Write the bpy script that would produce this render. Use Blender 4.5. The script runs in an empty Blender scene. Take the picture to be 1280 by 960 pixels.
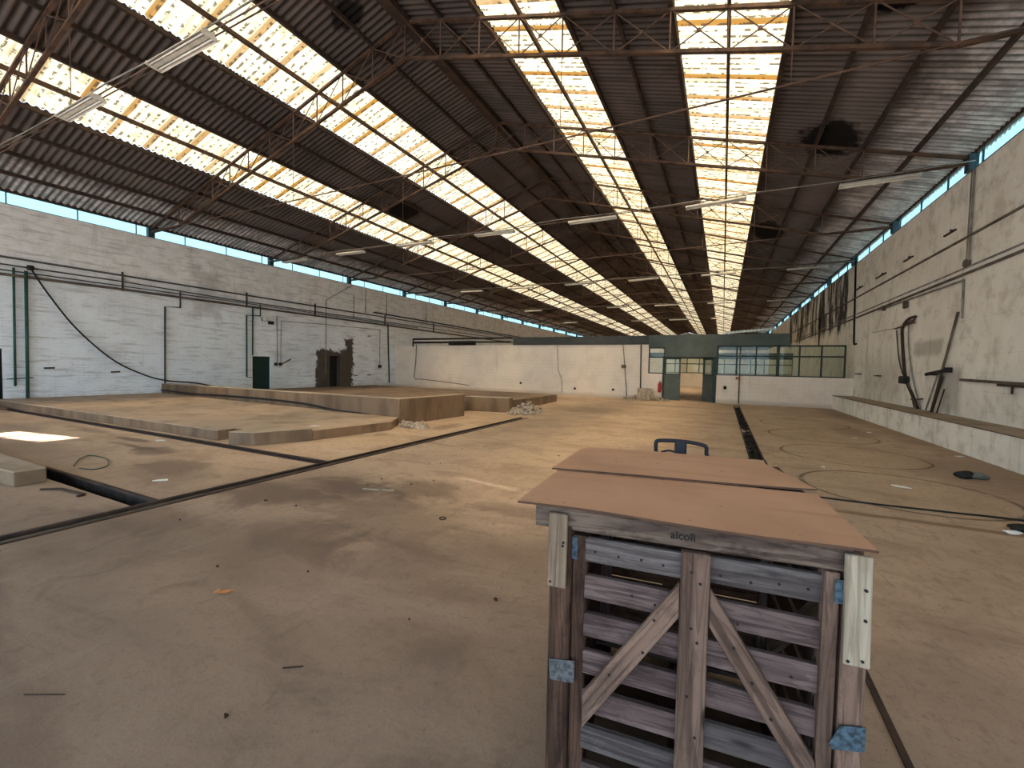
import bpy, bmesh, math, random
from mathutils import Vector, Matrix, Quaternion
random.seed(7)
S = bpy.context.scene
COL = S.collection
PI = math.pi

# ------------------------------------------------------------------ dimensions
XL, XR = -21.0, 5.2          # inner faces of the side walls
XC = -7.9                    # ridge
SL = 0.294                   # roof pitch
ZR = 10.81                   # ridge height
Y0, Y1 = -6.0, 112.0         # hall length
WT = 6.53                    # side wall top
YP = 23.6                    # cross partition
def roof(x): return ZR - SL*abs(x-XC)

# ------------------------------------------------------------------ node helper
class NT:
    def __init__(s, name, rough=0.8, metal=0.0, spec=0.3):
        s.m = bpy.data.materials.new(name); s.m.use_nodes = True
        s.t = s.m.node_tree; s.n = s.t.nodes; s.n.clear()
        s.out = s.n.new('ShaderNodeOutputMaterial')
        s.b = s.n.new('ShaderNodeBsdfPrincipled')
        s.b.inputs['Roughness'].default_value = rough
        s.b.inputs['Metallic'].default_value = metal
        s.b.inputs['Specular IOR Level'].default_value = spec
        s.t.links.new(s.b.outputs[0], s.out.inputs[0])
        s._co = None
    def link(s, a, inp):
        if isinstance(a, bpy.types.NodeSocket): s.t.links.new(a, inp)
        elif isinstance(a, (tuple, list)) and len(a) == 3 and inp.type == 'RGBA': inp.default_value = (*a, 1)
        else: inp.default_value = a
    @property
    def co(s):
        if s._co is None: s._co = s.n.new('ShaderNodeTexCoord').outputs['Object']
        return s._co
    def rnd(s):
        return s.n.new('ShaderNodeObjectInfo').outputs['Random']
    def sep(s, v=None):
        k = s.n.new('ShaderNodeSeparateXYZ'); s.link(v or s.co, k.inputs[0]); return k.outputs
    def comb(s, x, y, z):
        k = s.n.new('ShaderNodeCombineXYZ')
        for i, a in enumerate((x, y, z)): s.link(a, k.inputs[i])
        return k.outputs[0]
    def scale(s, v, sc, off=(0, 0, 0)):
        k = s.n.new('ShaderNodeMapping'); s.link(v, k.inputs[0]); k.inputs['Scale'].default_value = sc
        k.inputs['Location'].default_value = off; return k.outputs[0]
    def vadd(s, a, b):
        k = s.n.new('ShaderNodeVectorMath'); k.operation = 'ADD'; s.link(a, k.inputs[0]); s.link(b, k.inputs[1]); return k.outputs[0]
    def m_(s, op, a, b=0.0, clamp=False):
        k = s.n.new('ShaderNodeMath'); k.operation = op; k.use_clamp = clamp
        s.link(a, k.inputs[0]); s.link(b, k.inputs[1]); return k.outputs[0]
    def add(s, a, b): return s.m_('ADD', a, b)
    def sub(s, a, b): return s.m_('SUBTRACT', a, b)
    def mul(s, a, b): return s.m_('MULTIPLY', a, b)
    def mx(s, a, b): return s.m_('MAXIMUM', a, b)
    def step(s, v, lo, hi):
        k = s.n.new('ShaderNodeMapRange'); k.interpolation_type = 'SMOOTHSTEP'
        s.link(v, k.inputs[0]); k.inputs[1].default_value = lo; k.inputs[2].default_value = hi
        return k.outputs[0]
    def noise(s, v=None, sc=5.0, det=4.0, ro=0.55, dist=0.0):
        k = s.n.new('ShaderNodeTexNoise'); s.link(v or s.co, k.inputs['Vector'])
        k.inputs['Scale'].default_value = sc; k.inputs['Detail'].default_value = det
        k.inputs['Roughness'].default_value = ro; k.inputs['Distortion'].default_value = dist
        return k.outputs[0]
    def white(s, v):
        k = s.n.new('ShaderNodeTexWhiteNoise'); k.noise_dimensions = '1D'; s.link(v, k.inputs['W']); return k.outputs[0]
    def mix(s, f, a, b):
        k = s.n.new('ShaderNodeMix'); k.data_type = 'RGBA'; s.link(f, k.inputs[0])
        s.link(a, k.inputs[6]); s.link(b, k.inputs[7]); return k.outputs[2]
    def ramp(s, v, stops):
        k = s.n.new('ShaderNodeValToRGB'); s.link(v, k.inputs[0]); e = k.color_ramp.elements
        while len(e) < len(stops): e.new(0.5)
        for q, (p, c) in zip(e, stops): q.position = p; q.color = (*c, 1)
        return k.outputs[0]
    def bump(s, h, st=0.3, d=0.02):
        k = s.n.new('ShaderNodeBump'); k.inputs['Strength'].default_value = st; k.inputs['Distance'].default_value = d
        s.link(h, k.inputs['Height']); s.t.links.new(k.outputs[0], s.b.inputs['Normal'])
    def col(s, c): s.link(c, s.b.inputs['Base Color']); return s
    # box mask in two coordinates, ragged with noise n
    def box(s, a, b, a0, a1, b0, b1, soft=0.1, n=None, amp=0.0):
        da = s.sub((a1-a0)/2, s.m_('ABSOLUTE', s.sub(a, (a0+a1)/2)))
        db = s.sub((b1-b0)/2, s.m_('ABSOLUTE', s.sub(b, (b0+b1)/2)))
        d = s.m_('MINIMUM', da, db)
        if n is not None: d = s.add(d, s.mul(s.sub(n, 0.5), amp))
        return s.step(d, -soft, soft)

def simple(name, c, rough=0.7, metal=0.0, var=0.25, sc=6.0, c2=None, spec=0.3):
    t = NT(name, rough, metal, spec)
    n = t.noise(sc=sc)
    c2 = c2 or tuple(x*(1-var) for x in c)
    t.col(t.mix(t.step(n, 0.35, 0.68), c, c2))
    return t.m

# ------------------------------------------------------------------ materials
def m_floor():
    t = NT('sandy_concrete', 0.85, 0, 0.25)
    x, y, z = t.sep()
    big = t.noise(sc=0.22, det=6, ro=0.6); mid = t.noise(sc=1.1, det=6, ro=0.65, dist=0.6); fine = t.noise(sc=14, det=4, ro=0.7)
    smear = t.noise(t.scale(t.co, (0.5, 1.6, 1)), sc=1.0, det=7, ro=0.65, dist=0.8)
    m2 = t.noise(sc=2.6, det=7, ro=0.7, dist=1.0); veil = t.noise(t.scale(t.co, (1.5, .55, 1), (3, 1, 0)), sc=0.8, det=7, ro=0.7, dist=1.4)
    c = t.mix(t.step(big, 0.38, 0.66), (0.566, 0.407, 0.292), (0.460, 0.325, 0.232))
    c = t.mix(t.mul(t.step(mid, 0.44, 0.68), 0.6), c, (0.372, 0.254, 0.178))
    c = t.mix(t.mul(t.step(smear, 0.50, 0.68), 0.65), c, (0.319, 0.213, 0.152))
    c = t.mix(t.mul(t.step(m2, 0.54, 0.72), 0.5), c, (0.256, 0.169, 0.121))
    c = t.mix(t.mul(t.step(veil, 0.57, 0.70), 0.35), c, (0.584, 0.442, 0.321))
    # greyer concrete at the entrance end, its dimmer light put into the colour
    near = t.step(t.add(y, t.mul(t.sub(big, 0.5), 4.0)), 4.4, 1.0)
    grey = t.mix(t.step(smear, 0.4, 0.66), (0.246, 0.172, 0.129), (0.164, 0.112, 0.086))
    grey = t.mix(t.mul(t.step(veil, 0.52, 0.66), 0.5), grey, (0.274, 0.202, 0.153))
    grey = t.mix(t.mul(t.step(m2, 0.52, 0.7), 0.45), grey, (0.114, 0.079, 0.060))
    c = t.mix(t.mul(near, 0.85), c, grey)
    # dark oily patches
    def blot(px, py, rx, ry, amt, col=(0.15, 0.098, 0.075)):
        nonlocal c
        dx = t.m_('DIVIDE', t.sub(x, px), rx); dy = t.m_('DIVIDE', t.sub(y, py), ry)
        d = t.m_('SQRT', t.add(t.mul(dx, dx), t.mul(dy, dy)))
        d = t.add(d, t.add(t.mul(t.sub(mid, 0.5), 2.4), t.mul(t.sub(smear, 0.5), 2.0)))
        c = t.mix(t.mul(t.step(d, 1.0, 0.35), amt), c, col)
    for a in [(-4.6, 3.7, 1.9, 1.0, .55, (.19, .125, .09)), (-3.2, 3.4, 1.5, .9, .5, (.18, .12, .09)), (-3.8, 2.2, 1.6, .6, .45, (.17, .12, .09)), (-5.0, 1.6, 1.4, .5, .4), (-1.6, 3.2, 1.0, .6, .4), (-11, 2.9, 1.6, .5, .35), (-7.0, 3.2, 1.2, .6, .4), (-14.5, 3.6, 1.5, .5, .4), (-4.3, 4.0, 1.0, 0.45, .8), (-3.5, 4.3, 0.8, 0.5, .6), (-4.8, 3.3, 1.1, .5, .6), (-3.6, 2.6, 1.0, 0.6, .5), (-8.8, 3.9, .7, .3, .7),
              (-10.6, 4.2, 1.2, .15, .8), (-9.6, 3.9, 1.1, .12, .8), (-7.4, 3.5, .8, .4, .5), (-12.5, 4.3, 1.3, .2, .5), (-2.3, 2.7, .7, .5, .4),
              (-1.9, 4.2, .7, .25, .5), (-5.2, 2.2, .8, .4, .45), (3.7, 9.0, .9, 2.6, .35), (3.2, 15.0, .6, 2.0, .4), (-4.5, 16, 2.5, 1.5, .35),
              (-9.5, 21.0, 4.5, 1.6, .55), (-2, 20, 2.5, .8, .4), (4.0, 20, .6, 3.5, .4), (-6.4, 9.2, .35, .8, .6), (-6.9, 7.3, .3, .3, .5)]:
        blot(*a)
    # circular tank footprints on the right
    for (cx, cy, r, w) in [(2.25, 7.6, 1.13, .022), (2.3, 10.4, 1.15, .018), (2.3, 13.2, 1.15, .02), (2.3, 16.0, 1.15, .02)]:
        dx = t.sub(x, cx); dy = t.sub(y, cy)
        d = t.m_('SQRT', t.add(t.mul(dx, dx), t.mul(dy, dy)))
        e = t.m_('ABSOLUTE', t.sub(d, t.add(r-.04, t.mul(mid, .08))))
        c = t.mix(t.mul(t.mul(t.step(e, w*2.2, w*.3), t.step(m2, .30, .50)), .85), c, (0.12, 0.08, 0.05))
        c = t.mix(t.mul(t.step(d, r, r-.1), .3), c, (0.52, 0.39, 0.26))
    # brown drip line beside the cable
    e = t.m_('ABSOLUTE', t.sub(y, t.add(6.02, t.mul(mid, .16))))
    c = t.mix(t.mul(t.mul(t.step(e, .1, .02), t.step(x, 1.0, 1.4)), .75), c, (0.19, 0.115, 0.06))
    # dirt gathered along the right hand kerb and partition
    c = t.mix(t.mul(t.step(t.add(x, t.mul(mid, 1.2)), 4.2, 5.0), .5), c, (0.27, 0.18, 0.115))
    c = t.mix(t.mul(t.step(fine, 0.52, 0.72), 0.42), c, (0.17, 0.118, 0.085))
    g1 = t.noise(sc=60, det=3, ro=.7); g2 = t.noise(t.scale(t.co, (3.0, 1.0, 1)), sc=4.0, det=7, ro=.75, dist=.7)
    c = t.mix(t.mul(t.step(g1, .5, .75), .35), c, (0.13, 0.09, 0.066))
    c = t.mix(t.mul(t.step(g2, .54, .66), .38), c, (0.20, 0.143, 0.105))
    c = t.mix(t.mul(t.step(t.noise(sc=40, det=2), 0.68, 0.74), 0.5), c, (0.12, 0.08, 0.05))
    t.col(c); t.bump(t.add(fine, mid), 0.25, 0.01)
    return t.m

def brick_lines(t, u, z, bw=0.34, bh=0.17):
    k = t.n.new('ShaderNodeTexBrick'); t.link(t.comb(u, z, 0.0), k.inputs['Vector'])
    k.inputs['Scale'].default_value = 1.0; k.inputs['Brick Width'].default_value = bw; k.inputs['Row Height'].default_value = bh
    k.inputs['Mortar Size'].default_value = 0.012; k.inputs['Mortar Smooth'].default_value = 0.6
    k.inputs['Color1'].default_value = (1, 1, 1, 1); k.inputs['Color2'].default_value = (.86, .86, .86, 1); k.inputs['Mortar'].default_value = (0.5, 0.5, 0.5, 1)
    return k.outputs['Color'], k.outputs['Fac']

def m_wall_left():
    t = NT('whitewashed_brick', 0.9, 0, 0.2)
    x, y, z = t.sep()
    big = t.noise(sc=0.45, det=6, ro=0.6); mid = t.noise(sc=2.2, det=6, ro=0.65)
    hs = t.noise(t.scale(t.co, (1, .8, 9)), sc=1.0, det=5, ro=0.6)
    vs = t.noise(t.scale(t.co, (1, 2.2, .18)), sc=1.0, det=5, ro=0.6)
    bc, bf = brick_lines(t, y, z, .30, .095)
    c = t.mix(t.step(big, .4, .68), (0.85, 0.90, 0.97), (0.74, 0.79, 0.87))
    up = t.step(t.add(z, t.mul(big, 1.2)), 4.2, 5.6)
    c = t.mix(up, c, t.mix(t.step(mid, .4, .65), (0.87, 0.86, 0.87), (0.77, 0.76, 0.76)))
    c = t.mix(t.mul(t.step(hs, .50, .68), .6), c, (0.42, 0.41, 0.42))
    c = t.mix(t.mul(t.step(vs, .58, .75), t.mul(up, .35)), c, (0.32, 0.28, 0.25))
    c = t.mix(t.mul(t.mul(bf, .55), t.step(mid, .42, .66)), c, (0.50, 0.48, 0.48))
    c = t.mix(t.mul(t.step(t.noise(sc=3.6, det=6, ro=.7), .56, .72), .4), c, (0.44, 0.44, 0.47))
    # smudge above the pipe run
    c = t.mix(t.mul(t.box(y, z, 10.8, 11.8, 3.6, 5.6, .4, mid, 1.4), .5), c, (0.36, 0.33, 0.32))
    c = t.mix(t.mul(t.step(t.add(z, t.mul(mid, .7)), .75, .4), .6), c, (0.42, 0.36, 0.30))
    # plaster missing round the rough doorway
    hole = t.box(y, z, 17.0, 19.7, -1.0, 2.35, .08, t.noise(sc=3.2, det=5, ro=.7), 1.1)
    hole2 = t.box(y, z, 19.1, 19.75, 1.2, 3.1, .08, t.noise(sc=3.2, det=5, ro=.7), 1.0)
    hc = t.mix(mid, (0.045, 0.038, 0.033), (0.15, 0.125, 0.105))
    c = t.mix(t.mx(hole, hole2), c, hc)
    t.col(c); t.bump(t.add(t.mul(bf, -.6), hs), 0.5, 0.012)
    return t.m

def m_wall_right():
    t = NT('stained_plaster', 0.92, 0, 0.2)
    x, y, z = t.sep()
    big = t.noise(sc=0.4, det=6, ro=0.6); mid = t.noise(sc=1.8, det=6, ro=0.68); fine = t.noise(sc=9, det=4, ro=.7)
    vs = t.noise(t.scale(t.co, (1, 2.6, .16)), sc=1.0, det=6, ro=0.65)
    c = t.mix(t.step(big, .36, .68), (0.94, 0.895, 0.835), (0.83, 0.785, 0.72))
    c = t.mix(t.mul(t.step(mid, .48, .66), .6), c, (0.56, 0.50, 0.43))
    c = t.mix(t.mul(t.step(t.noise(sc=4.5, det=6, ro=.72), .55, .72), .32), c, (0.45, 0.395, 0.335))
    c = t.mix(t.mul(t.step(vs, .55, .74), .5), c, (0.36, 0.315, 0.27))
    # courses showing through
    br = t.m_('FRACT', t.mul(z, 1/0.42)); e = t.step(t.m_('ABSOLUTE', t.sub(br, .5)), .46, .5)
    c = t.mix(t.mul(t.mul(e, t.step(mid, .4, .6)), .35), c, (0.45, 0.41, 0.36))
    # darker towards the eaves, soot runs below the glazing
    runs = t.noise(t.scale(t.co, (1, 1.4, .3)), sc=1.0, det=6, ro=.7)
    mould = t.box(y, z, 25.5, 45.0, 4.1, 6.7, .3, runs, 4.5)
    c = t.mix(t.mul(mould, t.mul(t.step(runs, .42, .52), .95)), c, (0.032, 0.026, 0.023))
    c = t.mix(t.mul(t.box(y, z, 15.2, 17.1, 2.15, 2.6, .1, mid, .35), .5), c, (0.27, 0.23, 0.19))
    c = t.mix(t.mul(t.box(y, z, 14.1, 15.1, .6, 1.8, .2, vs, .8), .5), c, (0.2, 0.17, 0.145))
    c = t.mix(t.mul(t.box(y, z, 18.0, 22.0, .6, 2.2, .6, vs, 2.2), .4), c, (0.3, 0.265, 0.225))
    c = t.mix(t.mul(t.step(fine, .62, .8), .25), c, (0.3, 0.26, 0.22))
    t.col(c); t.bump(t.add(mid, fine), .3, .012)
    return t.m

def m_partition():
    t = NT('painted_partition_block', 0.9, 0, 0.2)
    x, y, z = t.sep()
    mid = t.noise(sc=1.5, det=5); vs = t.noise(t.scale(t.co, (2, 2, .2)), sc=1.0, det=5)
    c = t.mix(t.step(mid, .4, .7), (0.86, 0.755, 0.66), (0.78, 0.675, 0.585))
    c = t.mix(t.mul(t.step(vs, .58, .74), .4), c, (0.46, 0.40, 0.34))
    c = t.mix(t.mul(t.step(t.add(z, t.mul(mid, .3)), .42, .2), .55), c, (0.40, 0.31, 0.235))
    k, f = brick_lines(t, x, z, .4, .2)
    c = t.mix(t.mul(f, .25), c, (0.5, .46, .4))
    t.col(c); return t.m

def m_roof():
    t = NT('old_fibre_cement', 0.92, 0, 0.15)
    x, y, z = t.sep()
    s = t.m_('ABSOLUTE', t.sub(x, XC))
    big = t.noise(sc=.5, det=6, ro=.65); mid = t.noise(sc=3.0, det=5, ro=.7)
    streak = t.noise(t.scale(t.co, (.35, 5.0, .35)), sc=1.0, det=4, ro=.6)
    sheet = t.white(t.add(t.m_('FLOOR', t.mul(y, 1/1.062)), t.mul(t.m_('FLOOR', t.mul(s, 1/2.2)), 17.3)))
    c = t.mix(t.step(big, .35, .68), (0.125, 0.098, 0.092), (0.075, 0.06, 0.057))
    c = t.mix(t.mul(sheet, .4), c, (0.15, 0.12, 0.112))
    c = t.mix(t.mul(t.step(streak, .5, .7), .5), c, (0.04, 0.033, 0.031))
    fl = t.m_('FRACT', t.mul(y, 1/0.177)); flm = t.step(t.m_('ABSOLUTE', t.sub(fl, .5)), .20, .42)   # flutes darkened: crest-to-trough shade put into the colour
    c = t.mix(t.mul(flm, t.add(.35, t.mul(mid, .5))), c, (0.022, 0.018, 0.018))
    # sheets paler and greyer towards the eaves: glazing daylight put into the colour
    ea = t.step(t.add(s, t.mul(t.sub(big, .5), 2.0)), 10.9, 12.0)
    g = t.mix(t.step(mid, .4, .62), (0.66, 0.64, 0.66), (0.40, 0.375, 0.38))
    g = t.mix(t.mul(t.step(streak, .48, .62), .6), g, (0.14, .125, .12))
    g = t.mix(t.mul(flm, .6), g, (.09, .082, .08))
    c = t.mix(t.mul(ea, .9), c, g)
    ea2 = t.box(s, y, 9.9, 11.0, Y0, Y1, .5, big, 1.5)
    c = t.mix(t.mul(ea2, .3), c, (0.27, 0.235, 0.23))
    # soot blots
    for (px, py, rx, ry) in [(2.35, 14.2, .75, 1.1), (2.35, 9.4, .35, .3), (-14.1, 16.4, .8, 1.0), (-9.0, 8.2, .5, .4), (-16.6, 31, .7, 1.6), (1.6, 23, .7, 1.6)]:
        dx = t.m_('DIVIDE', t.sub(x, px), rx); dy = t.m_('DIVIDE', t.sub(y, py), ry)
        d = t.add(t.m_('SQRT', t.add(t.mul(dx, dx), t.mul(dy, dy))), t.mul(t.sub(mid, .5), 1.2))
        c = t.mix(t.step(d, 1.05, .7), c, (0.012, 0.010, 0.010))
    t.col(c); return t.m

def m_skylight():
    t = NT('translucent_sheet', 0.7, 0, 0.2)
    x, y, z = t.sep()
    s = t.m_('ABSOLUTE', t.sub(x, XC))
    cell = t.m_('FLOOR', t.mul(y, 1/0.885)); fr = t.m_('FRACT', t.mul(y, 1/0.885))
    rw = t.white(t.add(cell, 31.7)); rt = t.white(t.add(cell, 3.1))
    lap = t.step(t.sub(fr, t.add(.10, t.mul(rw, .12))), .02, -.02)
    big = t.noise(sc=.6, det=4); grime = t.noise(t.scale(t.co, (1.3, 6, 1.3)), sc=1.0, det=5, ro=.7)
    c = t.mix(t.step(big, .35, .7), (0.94, 0.815, 0.57), (0.84, 0.70, 0.46))
    c = t.mix(t.mul(t.white(t.add(cell, 77.0)), .25), c, (0.66, 0.51, 0.27))
    c = t.mix(t.mul(t.step(grime, .47, .68), .75), c, (0.40, 0.285, 0.135))
    c = t.mix(t.mul(lap, t.add(.6, t.mul(rt, .4))), c, (0.33, 0.145, 0.025))
    # dashes of dirt lying in the flutes
    fl = t.m_('FRACT', t.mul(y, 1/0.177)); flm = t.step(t.m_('ABSOLUTE', t.sub(fl, .5)), .26, .12)
    dn = t.noise(t.scale(t.co, (7, 5.65*1.02, 7)), sc=1.0, det=2, ro=.6)
    c = t.mix(t.mul(t.mul(flm, t.step(dn, .50, .56)), .85), c, (0.06, 0.04, 0.022))
    tr = t.n.new('ShaderNodeBsdfTranslucent'); t.link(c, tr.inputs[0])
    df = t.n.new('ShaderNodeBsdfDiffuse'); t.link(c, df.inputs[0])
    mixs = t.n.new('ShaderNodeMixShader'); mixs.inputs[0].default_value = SKY_MIX   # glass-fibre sheet: part scattered evenly, part passed on roughly forwards
    t.t.links.new(df.outputs[0], mixs.inputs[1]); t.t.links.new(tr.outputs[0], mixs.inputs[2])
    rf = t.n.new('ShaderNodeBsdfRefraction'); t.link(c, rf.inputs[0]); rf.inputs['Roughness'].default_value = .62; rf.inputs['IOR'].default_value = 1.4
    mix2 = t.n.new('ShaderNodeMixShader'); mix2.inputs[0].default_value = SKY_FWD
    t.t.links.new(mixs.outputs[0], mix2.inputs[1]); t.t.links.new(rf.outputs[0], mix2.inputs[2])
    t.n.remove(t.b); t.t.links.new(mix2.outputs[0], t.out.inputs[0])
    return t.m
SKY_MIX, SKY_FWD = 0.26, 0.35

def m_glass(name, tint=(0.93, 0.97, 0.97), gl=0.35):
    t = NT(name)
    tr = t.n.new('ShaderNodeBsdfTransparent'); tr.inputs[0].default_value = (*tint, 1)
    g = t.n.new('ShaderNodeBsdfGlossy'); g.inputs['Roughness'].default_value = 0.03
    fr = t.n.new('ShaderNodeFresnel'); fr.inputs[0].default_value = 1.45
    f = t.mul(fr.outputs[0], gl)
    mixs = t.n.new('ShaderNodeMixShader'); t.link(f, mixs.inputs[0])
    t.t.links.new(tr.outputs[0], mixs.inputs[1]); t.t.links.new(g.outputs[0], mixs.inputs[2])
    t.n.remove(t.b); t.t.links.new(mixs.outputs[0], t.out.inputs[0])
    return t.m

def m_wood(name, a, b, dark, ring=1.0, grime=0.4, sat=None):
    t = NT(name, 0.82, 0, 0.2)
    co = t.vadd(t.co, t.comb(t.mul(t.rnd(), 37.0), t.mul(t.rnd(), 11.0), t.mul(t.rnd(), 5.0)))
    g = t.noise(t.scale(co, (2.2, 55, 55)), sc=1.0, det=6, ro=.65, dist=.6*ring)
    g2 = t.noise(t.scale(co, (.7, 16, 16)), sc=1.0, det=4, ro=.6, dist=.8*ring)
    rg = t.m_('FRACT', t.mul(t.noise(t.scale(co, (.8, 8, 8)), sc=1.0, det=2, ro=.4, dist=.2), 15.0*ring))
    bl = t.noise(t.scale(co, (3, 6, 6)), sc=1.0, det=6, ro=.7)
    tone = t.add(.72, t.mul(t.white(t.mul(t.rnd(), 91.7)), .5))
    c = t.mix(t.step(bl, .35, .66), a, b)
    c = t.mix(t.mul(t.step(rg, .45, .95), .45), c, dark)
    c = t.mix(t.mul(t.step(g2, .50, .64), .6), c, dark)
    c = t.mix(t.mul(t.step(g, .50, .62), .65), c, tuple(v*.7 for v in dark))
    kn = t.n.new('ShaderNodeTexVoronoi'); t.link(t.scale(co, (3.5, 12, 12)), kn.inputs['Vector']); kn.inputs['Scale'].default_value = 1.0
    c = t.mix(t.mul(t.step(kn.outputs['Distance'], .17, .07), .85), c, tuple(v*.3 for v in dark))
    c = t.mix(t.mul(t.step(t.noise(t.scale(co, (1, 2.4, 2.4)), sc=6, det=5, ro=.7), .50, .66), grime), c, tuple(v*.45 for v in dark))
    k = t.n.new('ShaderNodeVectorMath'); k.operation = 'SCALE'; t.link(c, k.inputs[0]); t.link(tone, k.inputs['Scale'])
    t.link(k.outputs[0], t.b.inputs['Base Color']); t.bump(t.add(g, g2), .5, .004)
    return t.m

def m_ply():
    t = NT('peach_plywood', 0.6, 0, 0.35)
    n = t.noise(t.scale(t.co, (1.2, 14, 4)), sc=1.0, det=4, dist=.8); b = t.noise(sc=2.2, det=4)
    c = t.mix(t.step(b, .35, .7), (0.56, 0.315, 0.20), (0.47, 0.255, 0.16))
    c = t.mix(t.mul(t.step(n, .5, .7), .35), c, (0.36, 0.19, 0.115))
    c = t.mix(t.mul(t.step(t.noise(sc=23, det=2), .71, .75), .7), c, (.14, .07, .04))
    t.col(c); return t.m

def m_concrete(name, top, side, st=(0.28, 0.2, 0.13)):
    t = NT(name, .9, 0, .2)
    ge = t.n.new('ShaderNodeNewGeometry'); nz = t.sep(ge.outputs['Normal'])[2]
    mid = t.noise(sc=1.6, det=6, ro=.65); fine = t.noise(sc=9, det=4); vs = t.noise(t.scale(t.co, (2, 2, .5)), sc=1.0, det=5)
    s = t.mix(t.step(vs, .4, .68), side, tuple(v*.62 for v in side))
    c = t.mix(t.step(nz, .4, .7), s, t.mix(t.step(mid, .4, .68), top, tuple(v*.72 for v in top)))
    c = t.mix(t.mul(t.step(mid, .52, .72), .5), c, st)
    c = t.mix(t.mul(t.step(fine, .6, .8), .3), c, tuple(v*.5 for v in st))
    t.col(c); t.bump(t.add(mid, fine), .35, .012)
    return t.m

def m_rust(name, a=(0.20, 0.095, 0.05), b=(0.085, 0.05, 0.037)):
    t = NT(name, .8, .15, .25)
    n = t.noise(t.vadd(t.co, t.comb(t.mul(t.rnd(), 30.), 0., 0.)), sc=2.6, det=5, ro=.65)
    t.col(t.mix(t.step(n, .38, .62), a, b)); return t.m

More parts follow.
